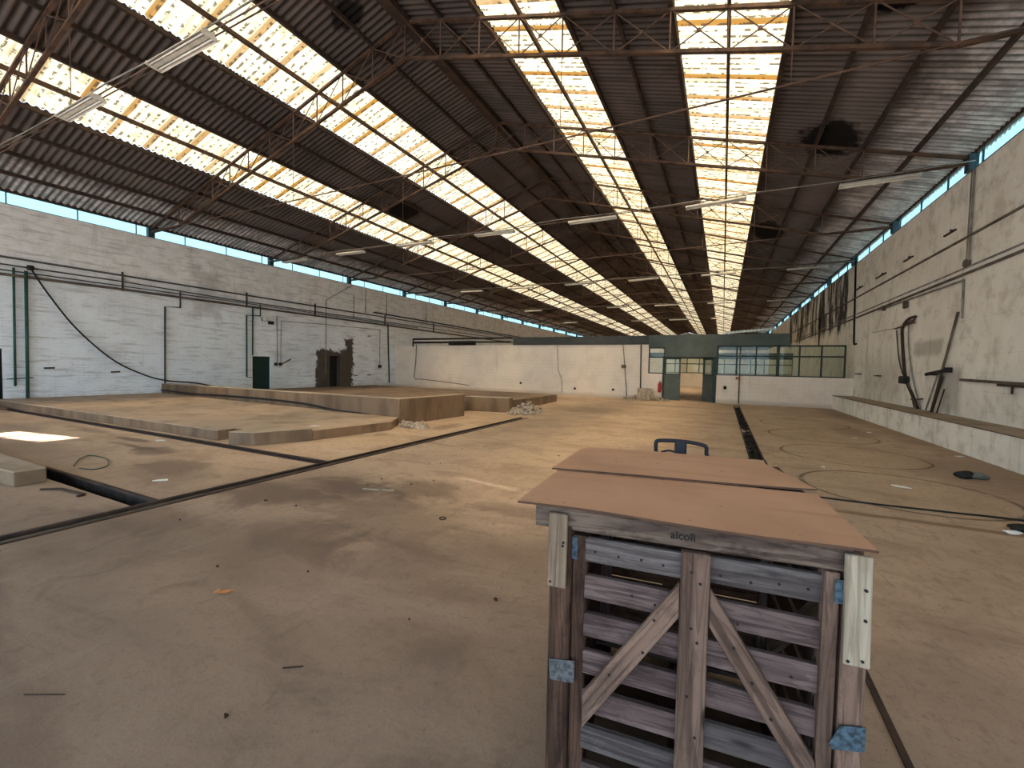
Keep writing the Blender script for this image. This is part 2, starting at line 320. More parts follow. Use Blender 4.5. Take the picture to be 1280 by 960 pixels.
M = dict(
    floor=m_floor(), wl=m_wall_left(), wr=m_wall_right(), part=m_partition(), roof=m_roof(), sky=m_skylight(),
    glass=m_glass('window_glass', (.88, .94, .92), .55), cglass=m_glass('clerestory_glass', (.50, .63, .645), .12),
    rust=m_rust('rusty_steel', (0.115, 0.064, 0.042), (0.055, 0.036, 0.029)), dark=m_rust('dark_rusty_steel', (0.075, 0.045, 0.034), (0.04, 0.028, 0.024)),
    tie=m_rust('tie_rod_steel', (.17, .10, .075), (.09, .06, .05)),
    green=simple('dark_green_paint', (0.020, 0.050, 0.042), .5, 0, .4), pgreen=simple('pipe_green_paint', (0.035, 0.10, 0.075), .5, 0, .45, 3.0),
    dgreen=simple('door_green_paint', (0.008, 0.035, 0.030), .45, 0, .3), gfascia=simple('grey_green_boarding', (0.085, 0.105, 0.10), .6, 0, .2, 2.0),
    dfascia=simple('dark_fascia_boarding', (0.06, 0.063, 0.062), .6, 0, .25, 2.0),
    black=simple('black_void_paint', (0.006, 0.006, 0.007), .8), pipe=simple('grimy_pipe', (0.085, 0.078, 0.075), .55, .3, .5, 4.0),
    gpipe=simple('grey_conduit', (0.30, 0.28, 0.26), .6, .1, .5, 3.0), rpipe=simple('brown_pipe', (0.16, 0.125, 0.10), .65, .2, .5, 3.0),
    white=simple('lamp_enamel', (0.74, 0.70, 0.64), .45, 0, .25, 5.0), tube=simple('lamp_tube_glass', (0.82, 0.80, 0.76), .25, 0, .06),
    cable=simple('black_cable', (0.014, 0.013, 0.013), .6), post=simple('blue_grey_stanchion', (0.035, 0.06, 0.075), .5, .2, .3),
    plat=m_concrete('platform_concrete', (0.463, 0.345, 0.262), (0.227, 0.148, 0.097)),
    para=m_concrete('tank_wall_concrete', (0.440, 0.338, 0.269), (0.212, 0.142, 0.092), (0.154, 0.100, 0.064)),
    dirt=m_concrete('reddish_dirt', (0.244, 0.169, 0.126), (0.207, 0.144, 0.105), (0.148, 0.083, 0.056)),
    kerb=m_concrete('grey_kerb_concrete', (0.400, 0.312, 0.240), (0.212, 0.148, 0.099)),
    ledge=m_wall_right(), trench=simple('shaded_trench_soil', (0.03, 0.024, 0.02), .95, 0, .5, 8.0, (0.010, 0.008, 0.007)),  # trench colour near black, with the shade of the trench put in
    chan=simple('channel_grout', (0.20, 0.165, 0.125), .9, 0, .4, 5.0),
    w_grey=m_wood('weathered_grey_wood', (0.145, 0.102, 0.096), (0.100, 0.068, 0.067), (0.042, 0.026, 0.025), 1.1, .45),
    w_blue=m_wood('pale_silvered_wood', (0.160, 0.138, 0.134), (0.117, 0.098, 0.095), (0.053, 0.040, 0.040), .9, .4),
    w_brown=m_wood('dark_brown_wood', (0.098, 0.052, 0.035), (0.060, 0.031, 0.021), (0.023, 0.012, 0.008), 1.0, .6),
    w_mid=m_wood('rosy_brown_wood', (0.179, 0.115, 0.088), (0.135, 0.084, 0.064), (0.054, 0.031, 0.023), 1.0, .4),
    w_pale=m_wood('fresh_pale_wood', (0.40, 0.345, 0.27), (0.355, 0.30, 0.23), (0.27, 0.215, 0.15), .5, .10),
    w_tan=m_wood('tan_worn_wood', (0.242, 0.182, 0.129), (0.176, 0.127, 0.091), (0.079, 0.053, 0.036), .7, .35),
    w_beam=m_wood('stained_beam_wood', (0.149, 0.107, 0.084), (0.099, 0.069, 0.054), (0.035, 0.022, 0.019), .9, .7),
    ply=m_ply(), plyedge=simple('plywood_edge', (0.09, 0.045, 0.028), .8),
    galv=simple('galvanised_plate', (0.105, 0.11, 0.118), .75, 0, .65, 60.0), bluegalv=simple('bluish_hinge_steel', (0.065, 0.105, 0.145), .75, 0, .7, 60.0),
    ink=simple('black_ink', (0.012, 0.011, 0.011), .8), jack=simple('navy_enamel', (0.012, 0.014, 0.022), .4, .1, .3), rubber=simple('black_rubber', (.012, .012, .012), .8),
    steel=simple('dull_steel', (.3, .3, .31), .45, .7), paper=simple('white_paper', (0.80, 0.78, 0.73), .9, 0, .1), leaf=simple('dry_leaf', (0.50, 0.20, 0.07), .8),
    crumb=simple('dark_crumb', (0.05, 0.032, 0.024), .9), boot=simple('black_lump', (0.018, 0.018, 0.016), .7), rag=simple('grey_rag', (.16, .17, .14), .9),
    rubble=simple('broken_masonry', (0.52, 0.42, 0.33), .95, 0, .5, 9.0), red=simple('extinguisher_red', (0.50, 0.035, 0.04), .35), plaster=simple('bare_plaster', (.55, .47, .4), .9),
    brick=simple('clay_brick', (0.40, 0.2, 0.13), .95, 0, .4, 9.0), ground=simple('yard_concrete', (0.42, 0.40, 0.36), .9, 0, .2, .3),
    bluelit=simple('blue_lit_sheet', (.62, .74, .86), .5, 0, .1), hole=simple('doorway_shade', (.03, .026, .023), .95),
)

# ------------------------------------------------------------------ mesh helpers
def link(o, parent=None):
    COL.objects.link(o)
    if parent is not None: o.parent = parent
    return o
def tag(o, label, cat, group=None):
    o['label'] = label; o['category'] = cat
    if group: o['group'] = group
    return o
def struct(o): o['kind'] = 'structure'; return o
def empty(name, loc=(0, 0, 0), rz=0.0, label=None, cat=None, group=None):
    o = bpy.data.objects.new(name, None); o.location = loc; o.rotation_euler = (0, 0, rz); o.empty_display_size = .2
    link(o)
    if label: tag(o, label, cat, group)
    return o
def mesh_obj(name, bm, mat, parent=None, smooth=False):
    me = bpy.data.meshes.new(name); bm.normal_update(); bm.to_mesh(me); bm.free()
    if mat: me.materials.append(mat)
    if smooth:
        for p in me.polygons: p.use_smooth = True
    return link(bpy.data.objects.new(name, me), parent)
def bm_box(bm, x0, x1, y0, y1, z0, z1):
    v = [bm.verts.new((x, y, z)) for z in (z0, z1) for x, y in ((x0, y0), (x1, y0), (x1, y1), (x0, y1))]
    for f in ((3, 2, 1, 0), (4, 5, 6, 7), (0, 1, 5, 4), (1, 2, 6, 5), (2, 3, 7, 6), (3, 0, 4, 7)): bm.faces.new([v[i] for i in f])
def bevel(bm, r, seg=1):
    if r > 0: bmesh.ops.bevel(bm, geom=bm.edges[:], offset=r, segments=seg, affect='EDGES', profile=.7)
def box(name, x0, x1, y0, y1, z0, z1, mat, parent=None, bv=0.0):
    bm = bmesh.new(); bm_box(bm, x0, x1, y0, y1, z0, z1); bevel(bm, bv); return mesh_obj(name, bm, mat, parent)
_bars = {}
def bar(name, a, b, w, h, mat, parent=None, up=(0, 0, 1), bv=0.0):
    """a straight length of section w (sideways) x h (along up), local x along it"""
    a, b = Vector(a), Vector(b); d = b-a; L = d.length; x = d/L; u = Vector(up)
    u = u - x*u.dot(x)
    if u.length < 1e-5: u = Vector((0, 1, 0)) - x*x.y
    u.normalize(); s = u.cross(x)
    key = (round(L, 4), round(w, 4), round(h, 4), mat.name, bv)
    if key not in _bars:
        bm = bmesh.new(); bm_box(bm, -L/2, L/2, -w/2, w/2, -h/2, h/2); bevel(bm, bv)
        me = bpy.data.meshes.new(name); bm.normal_update(); bm.to_mesh(me); bm.free(); me.materials.append(mat); _bars[key] = me
    o = bpy.data.objects.new(name, _bars[key]); link(o, parent)
    o.matrix_local = Matrix.Translation((a+b)/2) @ Matrix((x, s, u)).transposed().to_4x4()
    return o
def bm_tube(bm, pts, r, n=8, closed=False):
    P = [Vector(p) for p in pts]; N = len(P); rings = []; prev = None
    for i in range(N):
        if closed: t = (P[(i+1) % N]-P[i-1]).normalized()
        else:
            t = (P[min(i+1, N-1)]-P[max(i-1, 0)]).normalized()
        if prev is None:
            u = t.orthogonal().normalized()
        else:
            u = (prev - t*prev.dot(t))
            u = u.normalized() if u.length > 1e-6 else t.orthogonal().normalized()
        prev = u; w = t.cross(u)
        k = 1.0
        if 0 < i < N-1 or closed:
            c = (P[(i+1) % N]-P[i]).normalized().dot((P[i]-P[i-1]).normalized()); k = 1/max(.6, math.sqrt(max(.01, (1+c)/2)))
        rings.append([bm.verts.new(P[i]+(u*math.cos(2*PI*j/n)+w*math.sin(2*PI*j/n))*r*k) for j in range(n)])
    for i in range(N if closed else N-1):
        A, B = rings[i], rings[(i+1) % N]
        for j in range(n): bm.faces.new((A[j], A[(j+1) % n], B[(j+1) % n], B[j]))
    if not closed:
        bm.faces.new(rings[0][::-1]); bm.faces.new(rings[-1])
def tube(name, pts, r, mat, parent=None, n=8, closed=False):
    bm = bmesh.new(); bm_tube(bm, pts, r, n, closed); return mesh_obj(name, bm, mat, parent, True)
def smooth_path(pts, n=6):
    P = [Vector(p) for p in pts]; P = [2*P[0]-P[1]]+P+[2*P[-1]-P[-2]]; out = []
    for i in range(1, len(P)-2):
        for k in range(n):
            t = k/n; a, b, c, d = P[i-1:i+3]
            out.append(.5*((2*b)+(c-a)*t+(2*a-5*b+4*c-d)*t*t+(3*b-a-3*c+d)*t**3))
    return out+[P[-2]]
def bm_prism(bm, poly, z0, z1):
    """poly: (x,y) ccw; z0/z1 numbers or per-vertex lists"""
    n = len(poly); z0 = z0 if isinstance(z0, list) else [z0]*n; z1 = z1 if isinstance(z1, list) else [z1]*n
    a = [bm.verts.new((x, y, z0[i])) for i, (x, y) in enumerate(poly)]; b = [bm.verts.new((x, y, z1[i])) for i, (x, y) in enumerate(poly)]
    bm.faces.new(a[::-1]); bm.faces.new(b)
    for i in range(n): bm.faces.new((a[i], a[(i+1) % n], b[(i+1) % n], b[i]))
def prism(name, poly, z0, z1, mat, parent=None, bv=0.0):
    bm = bmesh.new(); bm_prism(bm, poly, z0, z1); bevel(bm, bv); return mesh_obj(name, bm, mat, parent)
def cells(cuts_u, cuts_v, holes):
    for u0, u1 in zip(cuts_u, cuts_u[1:]):
        for v0, v1 in zip(cuts_v, cuts_v[1:]):
            cu, cv = (u0+u1)/2, (v0+v1)/2
            if not any(h[0] < cu < h[1] and h[2] < cv < h[3] for h in holes): yield u0, u1, v0, v1
def cuts(lo, hi, vals): return sorted({lo, hi} | {v for v in vals if lo < v < hi})
def slab_with_holes(name, axis, t0, t1, u0, u1, v0, v1, holes, mat, parent=None):
    """axis 'x': u=y v=z thickness x; 'y': u=x v=z; 'z': u=x v=y.  One welded mesh with true openings."""
    bm = bmesh.new(); U = cuts(u0, u1, [h[i] for h in holes for i in (0, 1)]); V = cuts(v0, v1, [h[i] for h in holes for i in (2, 3)])
    for a, b, c, d in cells(U, V, holes):
        if axis == 'x': bm_box(bm, t0, t1, a, b, c, d)
        elif axis == 'y': bm_box(bm, a, b, t0, t1, c, d)
        else: bm_box(bm, a, b, c, d, t0, t1)
    bmesh.ops.remove_doubles(bm, verts=bm.verts[:], dist=1e-5)
    # drop the faces buried between neighbouring cells
    seen = {}
    for f in bm.faces: seen.setdefault(tuple(sorted(v.index for v in f.verts)), []).append(f)
    bm.verts.index_update(); seen = {}
    for f in bm.faces: seen.setdefault(tuple(sorted(v.index for v in f.verts)), []).append(f)
    bmesh.ops.delete(bm, geom=[f for fs in seen.values() if len(fs) > 1 for f in fs], context='FACES_ONLY')
    return mesh_obj(name, bm, mat, parent)
def copy_tree(o, parent=None):
    c = o.copy(); COL.objects.link(c)
    if parent is not None: c.parent = parent
    for k in [k for k in KIDS.get(o.name, o.children)]: copy_tree(k, c)
    return c
KIDS = {}

# ================================================================== THE SHELL
T1 = (-5.68, -5.44, -4.0, 12.2); T2 = (-8.75, -5.68, 2.28, 2.50); T3 = (-19.6, -5.68, 4.64, 4.83); T4 = (.50, .73, 13.45, 22.4); T5 = (.50, .73, 8.9, 12.8)
fl = slab_with_holes('floor', 'z', -.4, 0, XL-.3, XR+.3, Y0, Y1, [T1, T2, T3, T4, T5], M['floor']); struct(fl)
def trench(name, r, depth, mat):
    o = box(name, r[0], r[1], r[2], r[3], -.38, -depth, mat); o['kind'] = 'structure'; return o
trench('floor.001', T1, .03, M['chan']); trench('floor.002', T2, .34, M['trench']); trench('floor.003', T3, .05, M['trench'])
trench('floor.004', T4, .10, M['trench']); trench('floor.005', T5, .10, M['trench'])
for i_, (r_, d_) in enumerate(((T2, .34), (T3, .05), (T4, .1), (T5, .1))):  # thin dark lining: shade on the trench sides put into colour
    lx = r_[1]-r_[0] > r_[3]-r_[2]
    for e_ in (0, 1):
        if lx: yy_ = (r_[2]+.004) if e_ == 0 else (r_[3]-.004); o = box('floor.%03d' % (5+2*i_+e_), r_[0], r_[1], yy_-.004, yy_+.004, -d_, -.012, M['trench'])
        else: xx_ = (r_[0]+.004) if e_ == 0 else (r_[1]-.004); o = box('floor.%03d' % (5+2*i_+e_), xx_-.004, xx_+.004, r_[2], r_[3], -d_, -.012, M['trench'])
        o['kind'] = 'structure'
g = slab_with_holes('ground', 'z', -.6, -.05, -90, 75, -70, 190, [(XL-.3, XR+.3, Y0-.3, Y1)], M['ground']); struct(g)

struct(slab_with_holes('wall_left', 'x', XL-.3, XL, Y0, Y1, 0, WT, [(-5.4, -1.2, 0, 5.2), (3.95, 5.08, 0, 1.85), (13.3, 14.26, 0, 1.86), (17.95, 18.72, .0, 2.03)], M['wl']))  # opening nearest the entrance is unseen, added for its daylight
struct(slab_with_holes('wall_right', 'x', XR, XR+.3, Y0, Y1, 0, WT, [(-5.4, -1.2, 0, 5.2)], M['wr']))  # unseen loading opening, added to light the left wall and crate
# entrance end, out of view; its wide gateway is added to let daylight in
struct(slab_with_holes('wall_front', 'y', Y0-.3, Y0, XL-.3, XR+.3, 0, 7.0, [(-19.0, 4.4, 0, 5.6)], M['part']))
bm = bmesh.new(); bm_prism(bm, [(XL-.3, 0), (XR+.3, 0), (XR+.3, 6.9), (XC, ZR-.05), (XL-.3, 6.9)], 0, .3)
o = mesh_obj('wall_back', bm, M['part']); o.matrix_world = Matrix.Translation((0, Y1, 0)) @ Matrix.Rotation(PI/2, 4, 'X'); struct(o)
# gable above the entrance wall
bm = bmesh.new(); bm_prism(bm, [(XL-.3, 7.0), (XR+.3, 7.0), (XC, ZR-.05)], 0, .3)
o = mesh_obj('wall_front.001', bm, M['part']); o.matrix_world = Matrix.Translation((0, Y0, 0)) @ Matrix.Rotation(PI/2, 4, 'X'); struct(o)

# doors in the left wall
box('door_1', XL-.16, XL-.11, 13.3, 14.26, 0, 1.86, M['dgreen'])['kind'] = 'structure'
box('door_2', XL-.08, XL-.03, 3.95, 5.08, 0, 1.85, M['black'])['kind'] = 'structure'
box('doorway_shade_panel', XL-.34, XL-.30, 17.9, 18.77, 0, 2.1, M['hole'])['kind'] = 'structure'  # near-black panel: inner shade of the rough doorway put into its colour

# ------------------------------------------------------------------ corrugated roof
PITCH = .177
STRIPS = [(2.30, 4.45), (6.72, 8.80)]
HOLE_Y = (-2.15, -1.62)
def corrugated(name, pieces, mat, lift):
    """pieces: (side, s0, s1, ya, yb). sheets run down the slope, flutes step along the hall"""
    bm = bmesh.new()
    for side, s0, s1, ya, yb in pieces:
        y = ya; cols = []
        while y < yb+1e-6:
            w = math.cos(2*PI*y/PITCH)*.029
            zz = lambda s: ZR+lift-SL*s+w
            cols.append((bm.verts.new((XC+side*s0, y, zz(s0))), bm.verts.new((XC+side*s1, y, zz(s1)))))
            if y >= yb-1e-6: break
            y = min(yb, y+(PITCH/8 if y < 34 else PITCH/4))
        for a, b in zip(cols, cols[1:]): bm.faces.new((a[0], b[0], b[1], a[1]) if side < 0 else (a[1], b[1], b[0], a[0]))
    return mesh_obj(name, bm, mat, None, True)
SKY0 = .6
pcs = []
for side in (-1, 1):
    edges = [0, STRIPS[0][0], STRIPS[0][1], STRIPS[1][0], STRIPS[1][1], 13.22]
    for k in (0, 2, 4):
        pcs.append((side, edges[k], edges[k+1]+.06, SKY0, Y1+.3))
    # entrance bay, all opaque; a short slot of missing sheet lets one blade of sun in
    if side < 0:
        pcs += [(side, 0, 13.22, Y0-.4, HOLE_Y[0]), (side, 0, 0.95, HOLE_Y[0], HOLE_Y[1]), (side, 3.05, 13.22, HOLE_Y[0], HOLE_Y[1]), (side, 0, 13.22, HOLE_Y[1], SKY0)]
    else: pcs.append((side, 0, 13.22, Y0-.4, SKY0))
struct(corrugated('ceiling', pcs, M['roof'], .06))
nw = 0
for side in (-1, 1):
    for (a, b) in STRIPS:
        nw += 1
        struct(corrugated('window_%d' % nw, [(side, a, b, SKY0, Y1+.3)], M['sky'], .07))

# ------------------------------------------------------------------ eaves glazing
TRUSS_Y = [4.03+5.12*k for k in range(0, 21)]
for wn, x in ((5, XL-.02), (6, XR+.02)):
    w = box('window_%d' % wn, x-.004, x+.004, Y0, Y1, WT, 6.98, M['cglass']); struct(w)
    y = Y0+1.0; k = 0
    while y < 70:
        box('mullion', x-.018, x+.018, y-.014, y+.014, WT, 6.97, M['post'], w); y += 1.71
    box('sill_rail', x-.03, x+.03, Y0, Y1, WT, WT+.02, M['post'], w)

# ------------------------------------------------------------------ purlins
PS = [1.15, 2.30, 3.38, 4.45, 5.60, 6.72, 7.76, 8.80, 9.95, 11.0, 12.05, 13.15]
where = {1.15: 'first below the ridge', 2.30: 'along the upper edge of the inner skylight strip', 3.38: 'down the middle of the inner skylight strip',
         4.45: 'along the lower edge of the inner skylight strip', 5.60: 'midway between the two skylight strips', 6.72: 'along the upper edge of the outer skylight strip',
         7.76: 'down the middle of the outer skylight strip', 8.80: 'along the lower edge of the outer skylight strip', 9.95: 'first below the outer skylight strip',
         11.0: 'second below the outer skylight strip', 12.05: 'third below the outer skylight strip', 13.15: 'at the eaves above the glazing'}
PZ = -.035   # purlin centre relative to the roof line
pm = None
for side, sn in ((1, 'right'), (-1, 'left')):
    for s in PS:
        zp = ZR-SL*s+(PZ if s < 13 else .03)
        o = bar('roof_purlin', (XC+side*s, SKY0-6.5, zp), (XC+side*s, Y1, zp), .07 if s not in (2.30, 4.45, 6.72, 8.80) else .09, .11, M['dark'] if s not in (3.38, 7.76) else M['rust'], None, (0, 0, 1))
        tag(o, 'purlin on %s roof slope, %s' % (sn, where[s]), 'purlin', 'roof purlins')
o = bar('ridge_beam', (XC, Y0, ZR-.12), (XC, Y1, ZR-.12), .30, .16, M['dark']); tag(o, 'dark heavy ridge beam at the peak of the roof', 'beam')

# ------------------------------------------------------------------ roof trusses
def top_z(s): return ZR-SL*s-.115
def bot_z(s):
    if s <= 11.0: return ZR-SL*s-1.06+.02*s
    return (ZR-SL*11-.84)+(6.73-(ZR-SL*11-.84))*(s-11)/2.1
NODES = [0.0]+PS[:-1]
def make_truss(full=True):
    r = empty('roof_truss', (XC, 0, 0))
    kids = []
    def K(o): kids.append(o); return o
    for side in (-1, 1):
        X = lambda s: side*s
        K(bar('top_chord', (X(.0), 0, top_z(0)), (X(13.1), 0, top_z(13.1)), .075, .065, M['rust'], r))
        bm = bmesh.new()
        path = [(X(0), bot_z(0)), (X(11.0), bot_z(11)), (X(13.1), bot_z(13.1))]
        for (xa, za), (xb, zb) in zip(path, path[1:]):
            d = Vector((xb-xa, 0, zb-za)).normalized(); n = Vector((-d.z, 0, d.x))*.034; 
            vs = [bm.verts.new(Vector((x, y, z))+q) for x, z in ((xa, za), (xb, zb)) for q, y in ((n, -.038), (n, .038), (-n, .038), (-n, -.038))]
            for f in ((0, 1, 5, 4), (1, 2, 6, 5), (2, 3, 7, 6), (3, 0, 4, 7), (3, 2, 1, 0), (4, 5, 6, 7)): bm.faces.new([vs[i] for i in f])
        bmesh.ops.recalc_face_normals(bm, faces=bm.faces[:])
        K(mesh_obj('bottom_chord', bm, M['rust'], r))
        K(box('stanchion', X(13.1)-.09, X(13.1)+.09, -.11, .11, WT, 6.93, M['post'], r))
        # lattice
        if full:
            for s in NODES[1:-1]:
                K(bar('lattice_post', (X(s), 0, bot_z(s)), (X(s), 0, top_z(s)), .028, .028, M['tie'], r, (0, 1, 0)))
            for a, b in zip(NODES[:-1], NODES[1:]):
                if b > 11.5: continue
                K(bar('lattice_brace', (X(a), .012, bot_z(a)), (X(b), .012, top_z(b)), .018, .018, M['tie'], r, (0, 1, 0)))
                K(bar('lattice_brace', (X(a), -.012, top_z(a)), (X(b), -.012, bot_z(b)), .018, .018, M['tie'], r, (0, 1, 0)))
        else:
            bm = bmesh.new()
            for s in NODES[1:-1]: bm_tube(bm, [(X(s), 0, bot_z(s)), (X(s), 0, top_z(s))], .014, 4)
            for a, b in zip(NODES[:-1], NODES[1:]):
                if b > 11.5: continue
                bm_tube(bm, [(X(a), 0, bot_z(a)), (X(b), 0, top_z(b))], .01, 4); bm_tube(bm, [(X(a), 0, top_z(a)), (X(b), 0, bot_z(b))], .01, 4)
            K(mesh_obj('lattice_web', bm, M['tie'], r))
        if full:
            for a, b in zip(NODES[:-1], NODES[1:]):
                if b < 11.5: 
                    m = (a+b)/2; zc = (bot_z(m)+top_z(m))/2; K(bar('gusset_plate', (X(m)-.035, 0, zc), (X(m)+.035, 0, zc), .034, .07, M['tie'], r))
        if full:
            for s in (4.45, 8.80):
                K(bar('hanger_rod', (X(s), .0, 6.72), (X(s), .0, bot_z(s)), .012, .012, M['tie'], r, (0, 1, 0)))
    if full: K(bar('king_post', (0, 0, bot_z(0)-.02), (0, 0, top_z(0)), .05, .05, M['rust'], r, (0, 1, 0)))
    if full:
        for yy in (-.06, .06):
            pts = [(x, yy, 6.66+.10*abs(x/13.1)**2+(.05 if yy > 0 else 0)) for x in [-13.1+26.2*i/24 for i in range(25)]]
            K(tube('tie_rod', pts, .012, M['tie'], r, 5))
    KIDS[r.name] = kids
    return r
ORD = ['first', 'second', 'third', 'fourth', 'fifth', 'sixth', 'seventh', 'eighth', 'ninth', 'tenth', 'eleventh', 'twelfth', 'thirteenth', 'fourteenth', 'fifteenth', 'sixteenth', 'seventeenth', 'eighteenth', 'nineteenth', 'twentieth', 'twenty-first']
proto = make_truss(True); far = make_truss(False)
for i, y in enumerate(TRUSS_Y):
    if i == 0: o = proto
    elif i < 8: o = copy_tree(proto)
    elif i == 8: o = far
    else: o = copy_tree(far)
    o.location = (XC, y, 0)
    tag(o, 'rusty steel lattice truss spanning the hall under the roof, %s from the camera' % ORD[i], 'roof truss', 'roof trusses')

# ------------------------------------------------------------------ batten lamps hung in rows
def make_lamp():
    r = empty('batten_lamp', (0, 0, 0)); k = []
    L = .81
    bm = bmesh.new()
    prof = [(-.13, .005), (-.125, -.0), (-.045, .055), (.045, .055), (.125, 0), (.13, .005), (.05, .075), (-.05, .075)]
    A = [bm.verts.new((-L, y, z)) for y, z in prof]; B = [bm.verts.new((L, y, z)) for y, z in prof]
    n = len(prof)
    for i in range(n): bm.faces.new((A[i], A[(i+1) % n], B[(i+1) % n], B[i]))
    bm.faces.new(A); bm.faces.new(B[::-1]); bmesh.ops.recalc_face_normals(bm, faces=bm.faces[:])
    k.append(mesh_obj('reflector', bm, M['white'], r))
    k.append(box('housing', -L+.01, L-.01, -.035, .035, .012, .056, M['white'], r, .006))
    for y in (-.065, .065): k.append(tube('lamp_tube', [(-L+.04, y, .012), (L-.04, y, .012)], .014, M['tube'], r, 8))
    for x in (-L+.02, L-.02): k.append(box('end_cap', x-.012, x+.012, -.11, .11, -.006, .058, M['white'], r))
    for x in (-.5, .5): k.append(tube('hanger', [(x, 0, .075), (x, 0, .16)], .008, M['tie'], r, 5))
    KIDS[r.name] = k; return r
LX = [3.40, -.38, -4.10, -7.80, -11.52, -15.18, -18.93]
proto = make_lamp(); first = True
rows = [(4.03, 'nearest', [-8.0, -11.62]), (14.2, 'second', LX), (24.5, 'third', LX), (34.75, 'fourth', LX), (45.0, 'fifth', LX)]
for ry, rn, xs in rows:
    for j, x in enumerate(xs):
        o = proto if first else copy_tree(proto); first = False
        o.location = (x, ry-.12, 6.52)
        o.rotation_euler = (math.radians(random.uniform(-3, 3)), math.radians(random.uniform(-1.5, 1.5)), math.radians(random.uniform(-1.5, 1.5)))
        tag(o, 'white batten lamp, %s from the right wall in the %s row' % (ORD[j], rn), 'lamp', 'batten lamps hung across the hall')
    c = tube('lamp_cable', [(XL+26.2*i/20, ry-.12, 6.72-.05*math.sin(PI*((i % 4)/4))) for i in range(21)], .014, M['gpipe'], None, 5)
    tag(c, 'thin grey lamp cable crossing the hall above the %s row of lamps' % rn, 'cable', 'lamp cables')

# ================================================================== CROSS PARTITION
yp0, yp1 = YP, YP+.2
struct(slab_with_holes('wall_partition', 'y', yp0, yp1, XL, -2.80, 0, 2.93, [(-3.57, -2.74, 1.40, 2.93)], M['part']))
struct(box('wall_partition.001', -.27, XR, yp0, yp1, 0, 1.39, M['part']))
# dark fascia over the white wall, grey-green boarding of the office over the doors
struct(box('trim_1', -11.6, -3.58, yp0-.05, yp1+.1, 2.93, 3.40, M['dfascia']))
struct(slab_with_holes('trim_2', 'y', yp0-.04, yp1+.05, -3.58, 2.75, 2.30, 3.42, [(-3.58, -2.74, 2.30, 2.78), (-.30, 2.75, 2.30, 2.87)], M['gfascia']))
struct(box('ceiling.001', -3.5, 2.4, yp1+.06, 30.5, 2.95, 3.36, M['gfascia']))
def frame_window(name, x0, x1, z0, z1, zt, mull, y0, w=.05, thick=(), mat=None):
    mat = mat or M['green']
    r = empty(name, ((x0+x1)/2, y0, z0)); r['kind'] = 'structure'
    ox, oz = (x0+x1)/2, z0
    H = z1-z0
    box('head_rail', x0-ox, x1-ox, -.03, .05, H-w, H, mat, r); box('sill_rail', x0-ox, x1-ox, -.03, .05, 0, w*.7, mat, r)
    for x in mull:
        ww = w*1.7 if x in thick else w*.8
        box('mullion', x-ox-ww/2, x-ox+ww/2, -.03, .05, .0, H, mat, r)
    box('transom', x0-ox, x1-ox, -.025, .045, zt-z0-w*.45, zt-z0+w*.45, mat, r)
    for a, b in zip(mull, mull[1:]):
        for za, zb in ((w*.7, zt-z0-w*.45), (zt-z0+w*.45, H-w)):
            box('pane', a-ox+w*.4, b-ox-w*.4, .008, .013, za, zb, M['glass'], r)
    return r
frame_window('window_7', -.27, 4.90, 1.39, 2.87, 2.34, [-.24, .59, 1.42, 2.32, 3.17, 4.01, 4.87], YP+.05, .075, (2.32,))
frame_window('window_8', -3.57, -2.74, 1.40, 2.79, 2.26, [-3.54, -2.77], YP+.05, .07)
struct(box('trim_3', -.42, -.27, yp0-.02, yp1, 0, 2.87, M['green']))
struct(box('trim_4', -2.84, -2.76, yp0-.02, yp1, 0, 2.32, M['green']))
def door_leaf(name, x, y, w, rz):
    r = empty(name, (x, y, 0), rz); r['kind'] = 'structure'
    box('lower_panel', 0, w, -.022, .022, .02, 1.36, M['gfascia'], r)
    box('top_rail', 0, w, -.025, .025, 2.16, 2.28, M['green'], r)
    box('middle_rail', 0, w, -.026, .026, 1.36, 1.42, M['green'], r)
    box('stile', 0, .09, -.025, .025, 1.42, 2.16, M['gfascia'], r); box('stile', w-.09, w, -.025, .025, 1.42, 2.16, M['gfascia'], r)
    box('pane', .09, w-.09, -.004, .004, 1.42, 2.16, M['glass'], r)
    tube('handle', [(w-.05, -.03, 1.05), (w-.05, -.08, 1.05), (w-.16, -.08, 1.05)], .012, M['steel'], r, 6)
    return r
door_leaf('door_4', -2.76, YP+.1, .80, 0.0)
door_leaf('door_5', -.42, YP+.12, .80, PI-math.radians(52))
# second glazed partition, seen through the doorway
struct(box('wall_partition.002', -9.0, XR, 42.2, 42.4, 0, 1.35, M['part']))
frame_window('window_9', -5.0, XR, 1.35, 2.75, 2.2, [-5.0+1.02*k for k in range(11)], 42.25, .09)
struct(box('trim_5', -9.0, XR, 42.15, 42.45, 2.75, 3.2, M['gfascia']))
# tilted pale sheet on the office roof, blue eaves light put into its colour
r = empty('roofing_sheet', (.9, 24.4, 3.365), 0, 'pale sheet tinted with painted blue light, lying tilted on the office roof', 'sheet')
bm = bmesh.new(); N = 28
rowA = []; 
for i in range(N+1):
    x = -.95+2.3*i/N; z = .085+.19*(i/N)+.012*math.cos(i*PI)
    rowA.append([bm.verts.new((x, y, z+dz)) for y, dz in ((-.5, .0), (.9, .22), (.9, .212), (-.5, -.008))])
for a, b in zip(rowA, rowA[1:]):
    for q in range(4): bm.faces.new((a[q], b[q], b[(q+1) % 4], a[(q+1) % 4]))
bm.faces.new(rowA[0]); bm.faces.new(rowA[-1][::-1]); bmesh.ops.recalc_face_normals(bm, faces=bm.faces[:])
mesh_obj('corrugated_panel', bm, M['bluelit'], r)
bar('prop', (1.2, .2, .0), (1.2, .2, .27), .05, .05, M['w_tan'], r, (0, 1, 0))

